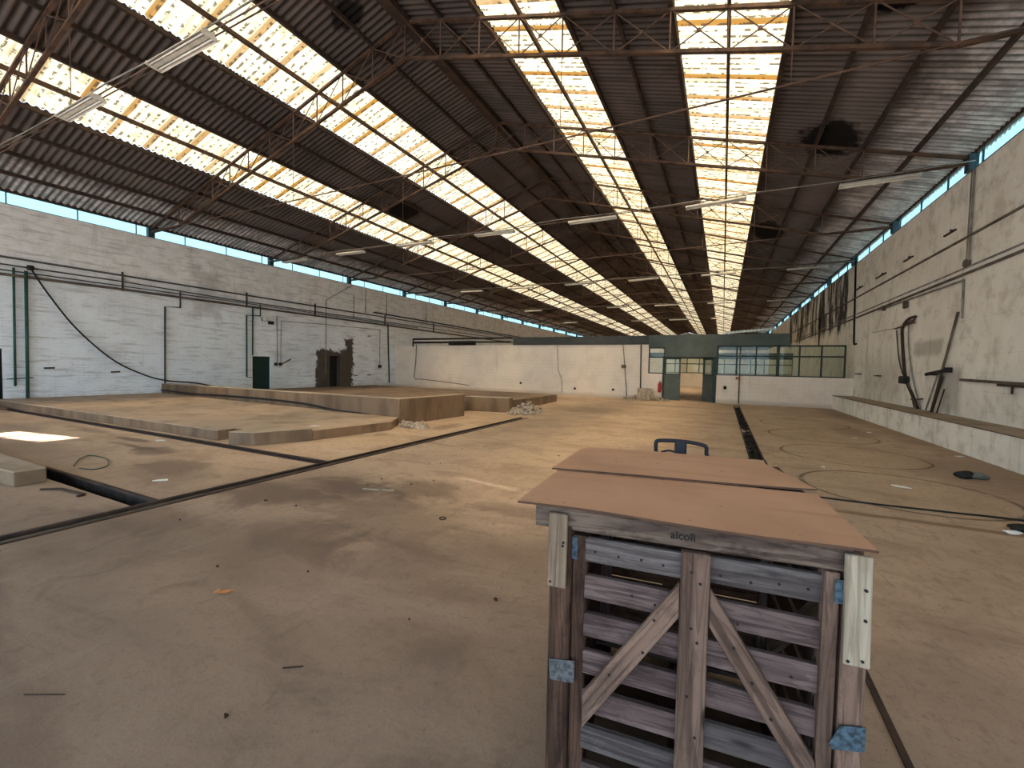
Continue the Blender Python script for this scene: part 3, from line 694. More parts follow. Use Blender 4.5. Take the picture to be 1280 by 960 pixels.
# conduits on the partition
def pipe(name, pts, r, mat, label, cat='pipe', group=None, n=8):
    return tag(tube(name, pts, r, mat, None, n), label, cat, group)
yf = YP-.03
pipe('wall_conduit', [(-4.93, yf, 2.92), (-4.80, yf, 1.75), (-4.64, yf, .05)], .022, M['gpipe'], 'thin grey conduit down the white partition left of the rubble', 'conduit')
pipe('wall_conduit', [(-3.97, yf, 2.92), (-3.93, yf, .3)], .03, M['dark'], 'dark brown conduit down the white partition behind the rubble', 'conduit')
pipe('wall_conduit', [(-8.72, yf, 2.92), (-8.66, yf, 1.5), (-8.40, yf, .9), (-8.38, yf, .15)], .015, M['gpipe'], 'thin bent conduit on the middle of the white partition', 'conduit')
pipe('wall_conduit', [(.74, yf, 2.87), (.74, yf, .02)], .028, M['rpipe'], 'grey brown conduit down the low wall below the glazed screen', 'conduit')
o = box('switch_box', -4.98, -4.74, YP-.09, YP-.002, 1.65, 1.83, M['rpipe'], None, .01); tag(o, 'brown switch box on the conduit of the white partition', 'box')
o = box('switch_box', .58, .74, YP-.09, YP-.002, 1.20, 1.34, M['brick'], None, .01); tag(o, 'reddish switch box under the glazed screen', 'box')
o = box('wall_socket', .06, .19, YP-.05, YP-.002, .70, .86, M['black'], None, .01); tag(o, 'small black socket low on the right partition wall', 'socket')
for x, z, l in ((-11.05, .62, 'small black socket on the white partition behind the left rubble'), (-7.6, .42, 'small dark socket low on the middle of the white partition'), (-5.4, .45, 'small dark socket on the white partition left of the twin conduits')):
    tag(box('wall_socket', x-.06, x+.06, YP-.05, YP-.002, z-.06, z+.06, M['black'], None, .01), l, 'socket')
# pipe rack along the top of the partition
for i, (xa, xb, z, rr, l) in enumerate([(-19.3, -11.6, 3.36, .045, 'upper dark pipe lying along the top of the white partition'), (-19.2, -11.7, 3.12, .05, 'lower dark pipe lying along the top of the white partition')]):
    pipe('rack_pipe', [(xa, YP-.1-.14*i, z-.28), (xa, YP-.1-.14*i, z), (xb, YP-.1-.14*i, z)], rr, M['cable'], l)
o = box('cable_tray', -16.4, -14.4, YP-.06, YP+.2, 2.94, 3.22, M['black'], None, .02); tag(o, 'black box on top of the white partition under the pipes', 'box')

# fire extinguisher
r = empty('fire_extinguisher', (-2.95, YP-.1, .42), 0, 'small red fire extinguisher hung on the white partition by the doors', 'fire extinguisher')
bm = bmesh.new(); prof = [(0, 0), (.075, 0), (.085, .02), (.085, .40), (.07, .46), (.03, .50), (.0, .50)]
rings = [[bm.verts.new((rr*math.cos(2*PI*j/14), rr*math.sin(2*PI*j/14), z)) for j in range(14)] for rr, z in prof if rr > 0]
for a, b in zip(rings, rings[1:]):
    for j in range(14): bm.faces.new((a[j], a[(j+1) % 14], b[(j+1) % 14], b[j]))
bm.faces.new(rings[0][::-1]); bm.faces.new(rings[-1]); mesh_obj('cylinder', bm, M['red'], r, True)
box('valve', -.025, .025, -.025, .025, .5, .55, M['black'], r, .005); bar('lever', (-.02, 0, .56), (.1, 0, .6), .02, .015, M['black'], r)
tube('hose', smooth_path([(.02, 0, .54), (.12, -.02, .45), (.1, -.03, .25), (.095, -.03, .12)], 5), .011, M['rubber'], r, 6)
box('bracket', -.05, .05, .05, .098, .2, .3, M['steel'], r)

# rubble heaps: loose broken masonry nobody could count
def rubble(name, cx, cy, rx, ry, h, n, label, mat, seed):
    rn = random.Random(seed); bm = bmesh.new()
    for i in range(n):
        a = rn.uniform(0, 2*PI); q = math.sqrt(rn.random()); x = cx+rx*q*math.cos(a); y = cy+ry*q*math.sin(a)
        s = rn.uniform(.04, .13)*(.35 if rx < .1 else 1); z = h*(1-q)*rn.uniform(.2, 1)+s*.3
        mt = Matrix.Translation((x, y, z)) @ Matrix.Rotation(rn.uniform(0, PI), 4, Vector((rn.random(), rn.random(), rn.random()+.1)).normalized()) @ Matrix.Diagonal((s*1.4, s, s*.6, 1))
        ret = bmesh.ops.create_icosphere(bm, subdivisions=1, radius=.8, matrix=mt)
        for v in ret['verts']: v.co += Vector((rn.uniform(-1, 1), rn.uniform(-1, 1), rn.uniform(-1, 1)))*s*.22
    o = mesh_obj(name, bm, mat); o['kind'] = 'stuff'; return tag(o, label, 'rubble')
rubble('rubble_heap', -3.6, 23.1, 1.15, .35, .34, 110, 'heap of broken masonry at the foot of the white partition', M['rubble'], 3)
rubble('rubble_heap', -6.15, 13.6, .55, .9, .42, 120, 'spill of broken masonry at the end of the low block', M['rubble'], 4)
rubble('rubble_heap', -7.0, 8.62, .42, .2, .06, 40, 'crumbs of pale rubble at the corner of the tank wall', M['rubble'], 5)
rubble('rubble_heap', .61, 15.5, .09, 6.0, .01, 160, 'rubble and soil lying in the far floor drain', M['trench'], 6)
rubble('rubble_heap', .61, 10.6, .09, 1.7, .01, 70, 'rubble and soil lying in the near floor drain', M['trench'], 8)
r = empty('broken_block', (-3.62, 23.1, 0), .3, 'broken masonry block standing in the rubble by the white partition', 'block')
prism('masonry', [(-.42, -.14), (.30, -.16), (.42, -.05), (.40, .15), (-.38, .14)], 0, [.60, .63, .5, .52, .62], M['rubble'], r, .01)

# ================================================================== PLATFORMS ON THE LEFT
P1 = [(XL+.02, 4.86), (-9.02, 5.0), (-9.02, 5.35), (-8.42, 5.35), (-8.42, 6.0), (-7.5, 6.0), (-7.2, 8.0), (-7.6, 8.68), (XL+.02, 9.43)]
o = prism('concrete_platform', P1, 0, .21, M['plat'], None, .012); tag(o, 'low concrete platform against the left wall with dusty top', 'platform')
o = prism('kerb_block', [(-8.41, 4.85), (-7.92, 5.03), (-7.5, 5.99), (-8.41, 5.99)], 0, .255, M['kerb'], None, .012)
tag(o, 'chamfered concrete block at the near corner of the low platform', 'block')
r = empty('tank_wall', (0, 0, 0), 0, 'long low concrete tank wall with a cable along its face', 'low wall')
prism('front_wall', [(XL+.02, 9.45), (-7.58, 8.70), (-7.52, 9.02), (XL+.02, 9.78)], 0, [.60, .70, .70, .60], M['para'], r, .012)
prism('side_wall', [(-7.80, 9.03), (-7.52, 9.02), (-7.35, 11.5), (-7.65, 11.55)], 0, .70, M['para'], r, .012)
o = prism('concrete_slab', [(XL+.02, 9.80), (-7.82, 9.06), (-7.66, 11.6), (-8.1, 11.65), (-8.1, 13.0), (-6.7, 13.2), (-7.0, 19.0), (-9.0, 20.5), (XL+.02, 21.5)], 0, [.20, .30, .32, .32, .34, .40, .32, .24, .18], M['dirt'])
tag(o, 'reddish dirt covered floor slab behind the tank wall', 'slab')
o = prism('concrete_block', [(-8.2, 12.9), (-6.6, 13.2), (-6.62, 13.5), (-8.2, 13.25)], 0, .52, M['para'], None, .02); tag(o, 'short low concrete block ending in rubble behind the tank wall', 'block')
pts = smooth_path([(-20.95, 9.43, .33), (-18.6, 9.28, .30), (-16, 9.13, .34), (-13.6, 9.0, .36), (-11.5, 8.88, .33), (-10, 8.8, .22), (-8.9, 8.72, .2), (-8.1, 8.66, .12), (-7.7, 8.6, .03)], 5)
pipe('wall_cable', pts, .034, M['cable'], 'black cable running along the face of the tank wall', 'cable')
o = prism('concrete_step', [(XL+.02, 3.0), (-19.7, 3.2), (-19.2, 4.2), (-19.4, 4.62), (XL+.02, 4.62)], 0, .09, M['plat'], None, .02); tag(o, 'low worn concrete step in front of the black doorway', 'step')
o = prism('kerb_block', [(-12.5, 1.55), (-7.72, 1.93), (-7.72, 2.22), (-12.5, 2.26)], 0, .19, M['kerb'], None, .012)
tag(o, 'grey concrete kerb block at the near end of the open trench', 'block')

# steel rails let into the floor
def rail(a, b, w, label):
    tag(bar('floor_rail', a, b, w, .03, M['dark']), label, 'rail', 'steel edge rails of the floor channels')
rail((-5.67, -4, -.005), (-5.67, 12.2, -.005), .045, 'left steel rail of the long floor channel'); rail((-5.45, -4, -.005), (-5.45, 12.2, -.005), .045, 'right steel rail of the long floor channel')
rail((-19.6, 4.82, -.004), (-5.70, 4.82, -.004), .035, 'steel rail in front of the low platform, far side of channel'); rail((-19.6, 4.65, -.004), (-5.70, 4.65, -.004), .035, 'steel rail in front of the low platform, near side of channel')
rail((-8.75, 2.50, -.004), (-5.70, 2.50, -.004), .04, 'steel rail along the far edge of the open trench')
rail((.49, -3, -.005), (.49, 8.9, -.005), .03, 'left steel rail of the drain beside the crate'); rail((.74, -3, -.005), (.74, 8.9, -.005), .03, 'right steel rail of the drain beside the crate')
rail((.505, 8.9, -.006), (.505, 22.4, -.006), .03, 'left steel edge of the open drain beyond the crate'); rail((.725, 8.9, -.006), (.725, 22.4, -.006), .03, 'right steel edge of the open drain beyond the crate')

# ================================================================== RIGHT SIDE
bm = bmesh.new(); bm_box(bm, 4.48, XR, 4.3, YP, 0, .585)
o = mesh_obj('trim_6', bm, M['ledge']); struct(o)
bm = bmesh.new(); bm_box(bm, 4.465, XR, 4.3, YP, .585, .61); o = mesh_obj('trim_7', bm, M['kerb']); struct(o)
xw = XR-.04
G = 'conduits along the right wall'
pipe('wall_conduit', [(xw, 9.0, 4.95), (xw, 44, 4.95)], .03, M['rpipe'], 'upper brown conduit running the length of the right wall', 'conduit', G)
pipe('wall_conduit', [(xw, 9.0, 4.21), (xw, 42, 4.21)], .022, M['gpipe'], 'thin grey conduit running along the middle of the right wall', 'conduit', G)
pipe('wall_conduit', [(xw, 9.0, 4.07), (xw, 41, 4.05)], .035, M['rpipe'], 'thick brown conduit just below the thin grey one on the right wall', 'conduit', G)
pipe('wall_conduit', [(xw, 14.0, 6.5), (xw, 14.0, 4.36)], .022, M['gpipe'], 'pair conduit dropping from the eaves to a round box on right wall', 'conduit')
pipe('wall_conduit', [(xw, 14.12, 6.5), (xw, 14.12, 4.36)], .016, M['gpipe'], 'thin conduit beside the thick drop on the right wall', 'conduit')
pipe('wall_conduit', [(xw, 20.5, 4.00), (xw, 14.2, 3.93), (xw, 14.16, 3.0)], .02, M['gpipe'], 'grey conduit turning down the right wall near the leaning pole', 'conduit')
pipe('wall_conduit', [(xw, 24.1, 6.8), (xw, 23.9, 5.0), (xw, 23.7, 3.0), (xw, 23.62, 2.9), (xw, 23.3, 2.9)], .036, M['black'], 'black drop pipe ending in an elbow on the right wall', 'pipe')
pipe('wall_conduit', [(xw, 31.5, 5.0), (xw, 31.5, 3.2)], .03, M['black'], 'short black drop pipe on the right wall beyond the partition', 'pipe')
for y, z, l in ((14.06, 4.30, 'round junction box under the twin drop conduits'), (19.9, 4.0, 'round junction box on the brown right wall conduit')):
    bm = bmesh.new(); bmesh.ops.create_cone(bm, cap_ends=True, segments=16, radius1=.10, radius2=.09, depth=.1, matrix=Matrix.Translation((XR-.05, y, z)) @ Matrix.Rotation(PI/2, 4, 'Y')); bevel(bm, .008)
    tag(mesh_obj('junction_box', bm, M['rpipe']), l, 'box')
tag(box('junction_box', XR-.1, XR-.001, 17.7, 17.92, 3.72, 3.94, M['rpipe'], None, .02), 'square brown junction box above the bent wall pipes', 'box')
# iron pegs
for i, (ya, yb, z, l) in enumerate([(15.44, 14.82, 5.32, 'nearest iron peg high on the right wall'), (18.28, 17.55, 5.3, 'second iron peg high on the right wall'), (21.11, 20.0, 5.29, 'third iron peg high on the right wall'), (23.99, 22.9, 5.32, 'fourth iron peg high on the right wall'),
                                (23.26, 22.4, 1.6, 'left one of two low iron pegs on the right wall'), (20.65, 19.95, 1.54, 'right one of two low iron pegs on the right wall')]):
    r = empty('iron_peg', (XR, (ya+yb)/2, z), 0, l, 'peg', 'iron pegs in the right wall'); h = abs(ya-yb)/2
    bar('plate', (-.02, -h, 0), (-.02, h, 0), .05, .04, M['dark'], r); bar('spike', (0, -h*.6, 0), (-.10, -h*.75, .01), .035, .035, M['dark'], r)
# three bent pipes fixed to the wall
G = 'bent pipes on the right wall'
pipe('bent_pipe', smooth_path([(xw, 18.52, 3.08), (xw, 18.2, 2.2), (xw, 17.75, 1.62), (xw, 17.2, 1.3), (xw, 16.7, .62)], 5), .02, M['rpipe'], 'leftmost of the bent pipes on the right wall', 'pipe', G)
pipe('bent_pipe', smooth_path([(xw, 17.0, 3.36), (xw, 17.45, 3.36), (xw, 17.92, 3.2), (xw, 18.0, 2.9), (xw, 17.65, 1.8), (xw, 17.35, 1.35), (xw, 16.7, .85), (xw, 16.45, .62)], 5), .042, M['dark'], 'thick dark bent pipe hooked over at its top on the right wall', 'pipe', G)
pipe('bent_pipe', smooth_path([(xw, 17.52, 3.3), (xw, 17.4, 2.5), (xw, 17.0, 1.6), (xw, 16.55, 1.0), (xw, 16.25, .62)], 5), .02, M['gpipe'], 'rightmost thin bent pipe on the right wall', 'pipe', G)
for ya, yb, z, l in ((18.6, 16.95, 3.14, 'upper iron strap across the bent pipes'), (17.6, 16.95, 3.22, 'short iron strap near the top of the bent pipes'), (16.9, 16.1, .86, 'lower iron strap across the bent pipes')):
    tag(bar('pipe_strap', (XR-.06, ya, z), (XR-.06, yb, z+.06), .03, .035, M['dark']), l, 'strap')
tag(box('valve_box', XR-.16, XR-.005, 17.25, 17.72, 1.32, 1.56, M['cable'], None, .03), 'black valve box clamped on the bent pipes', 'box')
pipe('thin_wire', [(XR-.01, 21.3, 3.22), (XR-.01, 18.5, 3.16)], .008, M['rpipe'], 'thin wire stretched along the right wall left of the bent pipes', 'wire')
# leaning pole held by a clamp, with offcuts below
pole = pipe('leaning_pole', [(5.12, 15.42, .61), (xw+.0, 14.38, 3.18)], .03, M['rpipe'], 'long thin iron pole leaning against the right wall', 'pole')
r = empty('wall_clamp', (XR, 15.1, 1.68), 0, 'dark iron clamp bar across the leaning pole', 'clamp')
bar('bar', (-.12, .68, -.06), (-.12, -.55, .06), .05, .08, M['cable'], r); box('jaw', -.15, -.02, -.58, -.44, .0, .13, M['cable'], r, .01); box('jaw', -.15, -.02, .2, .36, -.08, .0, M['cable'], r, .01)
pipe('iron_bar', [(5.10, 15.72, .61), (xw, 15.28, 1.62)], .022, M['gpipe'], 'thin grey bar leaning left of the pole under the clamp', 'bar')
pipe('iron_bar', [(5.06, 15.22, .61), (xw-.03, 14.92, 1.58)], .035, M['dark'], 'thick dark bar leaning right of the pole under the clamp', 'bar')
pipe('iron_bar', [(5.10, 15.02, .61), (xw-.03, 14.76, 1.25)], .018, M['dark'], 'short dark bar leaning rightmost under the clamp', 'bar')
r = empty('wall_rail', (XR-.05, 12.2, 1.48), 0, 'long dark horizontal iron bar fixed to the right wall', 'bar')
bar('bar', (0, 1.82, .03), (0, -2.4, -.04), .045, .06, M['rpipe'], r); bar('brace', (0, .25, -.05), (0, -1.0, -.06), .04, .05, M['dark'], r); bar('peg', (0, -.25, -.08), (0, -.25, -.22), .03, .03, M['dark'], r, (0, 1, 0))

# ================================================================== LEFT WALL PIPES
xl = XL+.08
G = 'long pipe runs on the left wall'
rp = empty('wall_pipe', (0, 0, 0), 0, 'highest dark pipe of the long run on the left wall', 'pipe', G)
tube('pipe_run', [(xl+.04, -.9, 4.80), (xl+.04, 46, 4.82)], .034, M['pipe'], rp)
for y in (8.2, 13.0, 10.9, 16.9, 22.5, 28.0):
    if y == 10.9: continue
    box('bracket', XL+.005, xl+.01, y-.02, y+.02, 4.22, 4.95, M['pipe'], rp)
rp = empty('wall_pipe', (0, 0, 0), 0, 'second dark pipe of the long run on the left wall', 'pipe', G)
tube('pipe_run', [(xl, -.9, 4.54), (xl, 8.2, 4.58), (xl, 12.0, 4.50), (xl, 40, 4.52)], .024, M['pipe'], rp)
pipe('wall_pipe', [(xl, -.9, 4.36), (xl, 11.3, 4.42), (xl, 26, 4.40)], .020, M['pipe'], 'thinnest dark pipe of the long run on the left wall', 'pipe', G)
pipe('wall_pipe', [(xl, -.9, 4.18), (xl, 8, 4.28), (xl, 46, 4.26)], .048, M['rpipe'], 'lowest and thickest brown pipe of the long run on the left wall', 'pipe', G)
pipe('wall_pipe', [(xl, 21.4, 5.02), (xl, 50, 4.98)], .04, M['cable'], 'black pipe starting above the long run over the tank area', 'pipe', G)
G = 'pipe drops on the left wall'
pipe('pipe_drop', [(xl, 5.36, 4.50), (xl, 5.33, .62)], .032, M['pgreen'], 'green pipe drop nearest the black doorway', 'pipe', G)
pipe('pipe_drop', [(xl+.02, 5.63, 4.45), (xl+.02, 5.60, .1)], .045, M['pgreen'], 'thicker green pipe drop beside the first one by the black doorway', 'pipe', G)
tag(bar('pipe_strap', (xl, 5.15, .86), (xl, 5.75, .90), .03, .03, M['pgreen']), 'iron strap across the twin green drops', 'strap')
pipe('pipe_drop', [(xl, 10.14, 4.5), (xl, 10.14, 3.84), (xl, 9.58, 3.80), (xl, 9.54, .2)], .027, M['pipe'], 'dark cranked pipe drop at the end of the tank wall', 'pipe', G)
pipe('pipe_drop', [(xl, 13.28, 4.3), (xl, 13.26, 1.9)], .034, M['pgreen'], 'green pipe drop reaching the top of the green door', 'pipe', G)
pipe('pipe_drop', [(xl, 13.66, 4.45), (xl, 13.66, 3.89), (xl, 12.97, 3.84), (xl, 12.97, .83), (xl, 13.2, .8)], .027, M['pgreen'], 'cranked green pipe drop left of the green door', 'pipe', G)
pipe('pipe_drop', [(xl, 14.55, 3.95), (xl, 14.57, 1.5)], .02, M['gpipe'], 'left of two thin grey drops right of the green door', 'pipe', G)
pipe('pipe_drop', [(xl, 22.0, 1.5), (xl, 22.0, 3.92), (xl, 17.3, 3.84), (xl, 14.78, 3.76), (xl, 14.76, 1.5)], .016, M['gpipe'], 'thin conduit looping over the rough doorway', 'conduit', G)
pipe('pipe_drop', [(xl, 22.75, 4.4), (xl, 22.95, .3)], .04, M['cable'], 'black pipe drop near the corner of the partition', 'pipe', G)
pipe('pipe_drop', [(xl, 19.62, 6.5), (xl, 17.62, 5.27), (xl, 17.60, .9)], .02, M['gpipe'], 'thin conduit coming down the left edge of the rough doorway', 'conduit', G)
for y, za, zb, l in ((20.7, 4.9, 6.4, 'left thin hanger between pipes and eaves'), (22.6, 4.9, 6.4, 'middle thin hanger between pipes and eaves'), (19.7, 4.4, 5.9, 'lowest thin hanger left of the pipe start'), (27.0, 4.9, 6.3, 'right thin hanger between pipes and eaves')):
    tag(tube('pipe_hanger', [(xl, y, za), (xl, y, zb)], .018, M['cable'], None, 6), l, 'hanger', 'hangers on the left wall')
tag(box('switch_box', XL+.005, XL+.13, 21.9, 22.14, 1.34, 1.54, M['cable'], None, .02), 'black switch box low on the left wall near the partition corner', 'box')
for y0, l in ((14.42, 'left tap box on the thin grey drops'), (14.68, 'right tap box on the thin grey drops')): tag(box('tap_box', XL+.005, XL+.12, y0, y0+.16, 1.40, 1.56, M['cable'], None, .02), l, 'box')
tag(bar('wall_bracket', (XL+.06, 14.9, 1.52), (XL+.06, 15.35, 1.76), .04, .05, M['pipe']), 'bent grey bracket beside the tap boxes', 'bracket')
for y, z, l in ((21.1, 3.42, 'upper rusty hinge pin right of the rough doorway'), (21.1, .86, 'lower rusty hinge pin right of the rough doorway'), (6.15, 1.22, 'rusty hook on the left wall beside the green drops'), (7.95, 1.08, 'small rusty stub on the left wall'), (19.95, .84, 'rusty stub at the lower right of the rough doorway')):
    tag(bar('wall_hook', (XL+.03, y-.13, z), (XL+.03, y+.13, z+.01), .05, .055, M['dark']), l, 'hook')
r = empty('wall_lamp', (XL, 13.84, 3.74), 0, 'small white bulkhead lamp above the green door', 'lamp')
bm = bmesh.new(); bmesh.ops.create_uvsphere(bm, u_segments=14, v_segments=8, radius=.12, matrix=Matrix.Translation((.16, 0, 0))); mesh_obj('globe', bm, M['tube'], r, True)
box('base', .0, .1, -.08, .08, -.08, .08, M['cable'], r, .01)
tag(box('bell_box', XL+.005, XL+.14, 14.1, 14.36, 3.52, 3.68, M['cable'], None, .02), 'black bell box right of the white bulkhead lamp', 'box')
# coil hook and slack cable
tag(box('cable_hook', XL+.0, XL+.16, 5.66, 5.82, 4.50, 4.66, M['cable'], None, .03), 'black hook box where the slack cable starts', 'hook')
pipe('slack_cable', smooth_path([(XL+.12, 5.74, 4.55), (XL+.12, 6.17, 3.71), (XL+.12, 6.86, 2.61), (XL+.1, 7.86, 1.54), (XL+.1, 8.86, .95), (XL+.1, 9.6, .72), (XL+.3, 10.6, .60), (XL+1.0, 11.2, .40), (XL+1.5, 11.8, .32)], 6), .028, M['cable'], 'slack black cable sagging down the white left wall', 'cable')
pipe('slack_cable', smooth_path([(-19.06, YP-.05, 3.0), (-19.1, YP-.06, 1.8), (-19.2, YP-.06, .7), (-18.6, YP-.1, .62), (-16.5, YP-.2, .5), (-14.5, YP-.5, .36)], 6), .02, M['cable'], 'thin black cable hanging down the far left corner', 'cable')

# ================================================================== FLOOR CLUTTER
WASHER = (-2.56, 3.62, 0)
pipe('floor_cable', smooth_path([(.25, 6.62, .012), (1.0, 6.60, .012), (1.78, 6.61, .012), (2.4, 6.66, .012), (3.06, 6.71, .012), (4.4, 6.6, .012)], 5), .011, M['cable'], 'black cable lying across the floor right of the crate', 'cable')
pipe('wire_loop', smooth_path([(-8.5, 2.72, .012), (-9.0, 2.95, .012), (-9.2, 3.15, .012), (-8.7, 3.16, .012), (-8.15, 2.98, .012), (-8.0, 2.78, .012), (-8.25, 2.7, .012)], 6),   .007, M['pgreen'], 'loop of green wire beside the open trench', 'wire')
r = empty('dropped_frame', (-6.9, 2.08, 0), .06, 'thin dark metal frame lying near the trench', 'frame')
for a, b in (((-.38, -.02, .015), (-.2, .09, .015)), ((-.2, .09, .015), (.3, .1, .015)), ((.3, .1, .015), (.33, .03, .015))): bar('bar', a, b, .03, .02, M['dark'], r)
def lump(name, loc, size, mat, label, cat, seed=1, parent=None):
    rn = random.Random(seed); bm = bmesh.new(); bmesh.ops.create_icosphere(bm, subdivisions=3, radius=1)
    ph = [rn.uniform(0, 6) for _ in range(6)]
    for v in bm.verts:
        c = v.co; k = 1+.18*math.sin(3*c.x+ph[0])*math.cos(2.5*c.y+ph[1])+.12*math.sin(5*c.y+ph[2]+3*c.z)
        v.co = Vector((c.x*k*size[0], c.y*k*size[1], max(c.z*k*size[2], -size[2]*.7)+size[2]*.7))
    o = mesh_obj(name, bm, mat, parent, True); o.location = loc
    return tag(o, label, cat) if label else o
r = empty('rag_bundle', (3.53, 9.12, 0), .2, 'black and grey rag bundle on the floor near the right kerb', 'bundle')
lump('boot', (-.08, 0, 0), (.11, .09, .07), M['boot'], None, None, 2, r); lump('cloth', (.1, .02, 0), (.14, .1, .055), M['rag'], None, None, 5, r)
r = empty('litter_scrap', (2.82, 6.2, 0), 0, 'black and white litter at the end of the brown drip line', 'litter')
lump('black_bag', (.05, .05, 0), (.14, .08, .045), M['boot'], None, None, 7, r); lump('crumpled_paper', (-.1, -.06, 0), (.07, .05, .018), M['paper'], None, None, 9, r)
def scrap(name, x, y, s, mat, label, cat, seed, group=None, asp=2.0, h=.004):
    rn = random.Random(seed); bm = bmesh.new(); n = 7
    pts = [(s*asp*(1+rn.uniform(-.3, .3))*math.cos(2*PI*i/n), s*(1+rn.uniform(-.3, .3))*math.sin(2*PI*i/n)) for i in range(n)]
    bm_prism(bm, pts, [h*rn.uniform(.1, 1) for _ in pts], [h*2+rn.uniform(0, 1)*h*2 for _ in pts])
    o = mesh_obj(name, bm, mat); o.location = (x, y, 0); o.rotation_euler = (0, 0, rn.uniform(0, 3)); return tag(o, label, cat, group)
for i, (x, y, s, l) in enumerate([(2.35, 7.86, .05, 'white paper scrap inside the nearest floor ring'), (3.65, 14.7, .06, 'white paper scrap farthest along the right kerb'), (4.27, 11.46, .05, 'white paper scrap closest to the right kerb'), (2.98, 13.19, .045, 'white paper scrap in the third floor ring'), (1.59, 8.8, .03, 'small white paper scrap between two floor rings'),
                                  (-6.6, 2.95, .04, 'grey paper strip beside the loop of green wire'), (-9.9, 4.42, .05, 'pale scrap on the floor before the low platform'), (-1.35, 5.4, .05, 'pale scrap on the floor behind the crate'), (-7.9, 6.4, .06, 'white scrap on top of the corner block')]):
    o = scrap('paper_scrap', x, y, s, M['paper'], l, 'paper', i)
    if i == 8: o.location.z = .215
r = empty('dry_leaf', (-3.05, 1.70, 0), .4, 'curled orange dry leaf on the floor at left', 'leaf')
bm = bmesh.new(); pts = [(-.05, 0), (-.02, -.022), (.0, -.012), (.02, -.03), (.05, -.008), (.075, .012), (.03, .02), (.0, .012), (-.02, .024)]
bm_prism(bm, pts, [.002, .008, .004, .014, .004, .02, .012, .004, .016], [.005, .011, .007, .017, .007, .023, .015, .007, .019]); mesh_obj('blade', bm, M['leaf'], r); tube('stalk', [(.07, .012, .02), (.1, .02, .01), (.115, .02, .004)], .002, M['leaf'], r, 5)
tag(bar('wood_splinter', (-2.9, .74, .006), (-2.74, .83, .004), .004, .004, M['crumb']), 'thin dark splinter on the near floor at left', 'splinter')
tag(bar('wood_splinter', (-4.05, 3.98, .01), (-3.66, 4.12, .01), .02, .015, M['w_pale']), 'pale wood splinter on the dark floor stain', 'splinter')
tag(bar('wood_splinter', (-2.0, 1.42, .006), (-1.92, 1.48, .004), .006, .005, M['crumb']), 'short dark splinter right of the orange leaf', 'splinter')
rn = random.Random(11)
for i in range(46):
    while True:
        x, y = rn.uniform(-6, 4.2), rn.uniform(.6, 7.5)
        if not (-.75 < x < .75 and y < 2.6) and x < -.5*y*0+4.2 and not (-5.75 < x < -5.35): break
    scrap('dirt_crumb', x, y, rn.uniform(.004, .011), M['crumb'], 'small dark dirt crumb lying on the bare floor', 'crumb', 100+i, 'dirt crumbs on the floor', 1.6, .004)
o = bm = None
bm = bmesh.new(); bm_tube(bm, [(.05*math.cos(2*PI*i/16), .05*math.sin(2*PI*i/16), .01) for i in range(16)], .008, 6, True)
o = mesh_obj('iron_washer', bm, M['dark'], None, True); o.location = WASHER; o.scale = (.7, .7, .7); tag(o, 'small round iron washer on the floor left of the crate', 'washer')

# ================================================================== THE CRATE
RZ = math.radians(5.2)
O = Vector((-.587, 1.28, 0)) + Vector((-math.sin(RZ), math.cos(RZ), 0))*.035
cr = empty('timber_crate', O, RZ, 'weathered slatted timber crate with diagonal braces standing in the foreground', 'crate')
D = 1.08     # depth
def cb(name, a, b, w, h, mat, up=(0, 0, 1), bv=.003): return bar(name, a, b, w, h, mat, cr, up, bv)
# corner posts (front and back)
FU = (0, 1, 0)
cb('post', (.128, .028, .02), (.128, .028, 1.075), .072, .05, M['w_brown'], FU); cb('post', (.935, .028, .02), (.935, .028, 1.075), .058, .05, M['w_mid'], FU)
cb('post', (.128, D-.03, .02), (.128, D-.03, 1.1), .072, .05, M['w_grey'], FU); cb('post', (.925, D-.03, .02), (.925, D-.03, 1.1), .072, .05, M['w_grey'], FU)
# door frame stiles
cb('stile', (.190, .034, .08), (.190, .034, 1.045), .048, .03, M['w_brown'], FU); cb('stile', (.879, .020, .08), (.879, .020, 1.065), .036, .04, M['w_mid'], FU)
# front slats, left and right of the centre stile
slat_m = ['w_blue', 'w_grey', 'w_grey', 'w_grey', 'w_grey', 'w_blue', 'w_grey', 'w_mid']
for i in range(8):
    zt = 1.042-.1275*i; zc = zt-.040
    if zc < .1: break
    sk = random.uniform(-.004, .004)
    cb('slat', (.205, .030, zc+sk), (.505, .030, zc), .022, .080, M[slat_m[i]]); cb('slat', (.578, .030, zc+.004), (.872, .030, zc+.004-sk), .022, .080, M[slat_m[(i+1) % 8] if i else 'w_blue'])
# centre stile and the two braces in front of the slats
cb('centre_stile', (.541, .006, .06), (.541, .006, 1.058), .080, .026, M['w_mid'], FU)
def brace(poly, mat):
    a = (Vector(poly[0])+Vector(poly[1]))/2; b = (Vector(poly[2])+Vector(poly[3]))/2; c = (a+b)/2; x = (b-a).normalized(); z = Vector((-x.y, x.x))
    bm = bmesh.new(); P = [((Vector(p)-c).dot(x), (Vector(p)-c).dot(z)) for p in poly]
    if sum(P[i][0]*P[(i+1) % 4][1]-P[(i+1) % 4][0]*P[i][1] for i in range(4)) < 0: P = P[::-1]
    bm_prism(bm, P, -.012, .012); bevel(bm, .003)
    o = mesh_obj('diagonal_brace', bm, mat, cr)
    o.matrix_local = Matrix.Translation((c.x, .006, c.y)) @ Matrix((Vector((x.x, 0, x.y)), Vector((z.x, 0, z.y)), Vector((x.x, 0, x.y)).cross(Vector((z.x, 0, z.y))))).transposed().to_4x4()
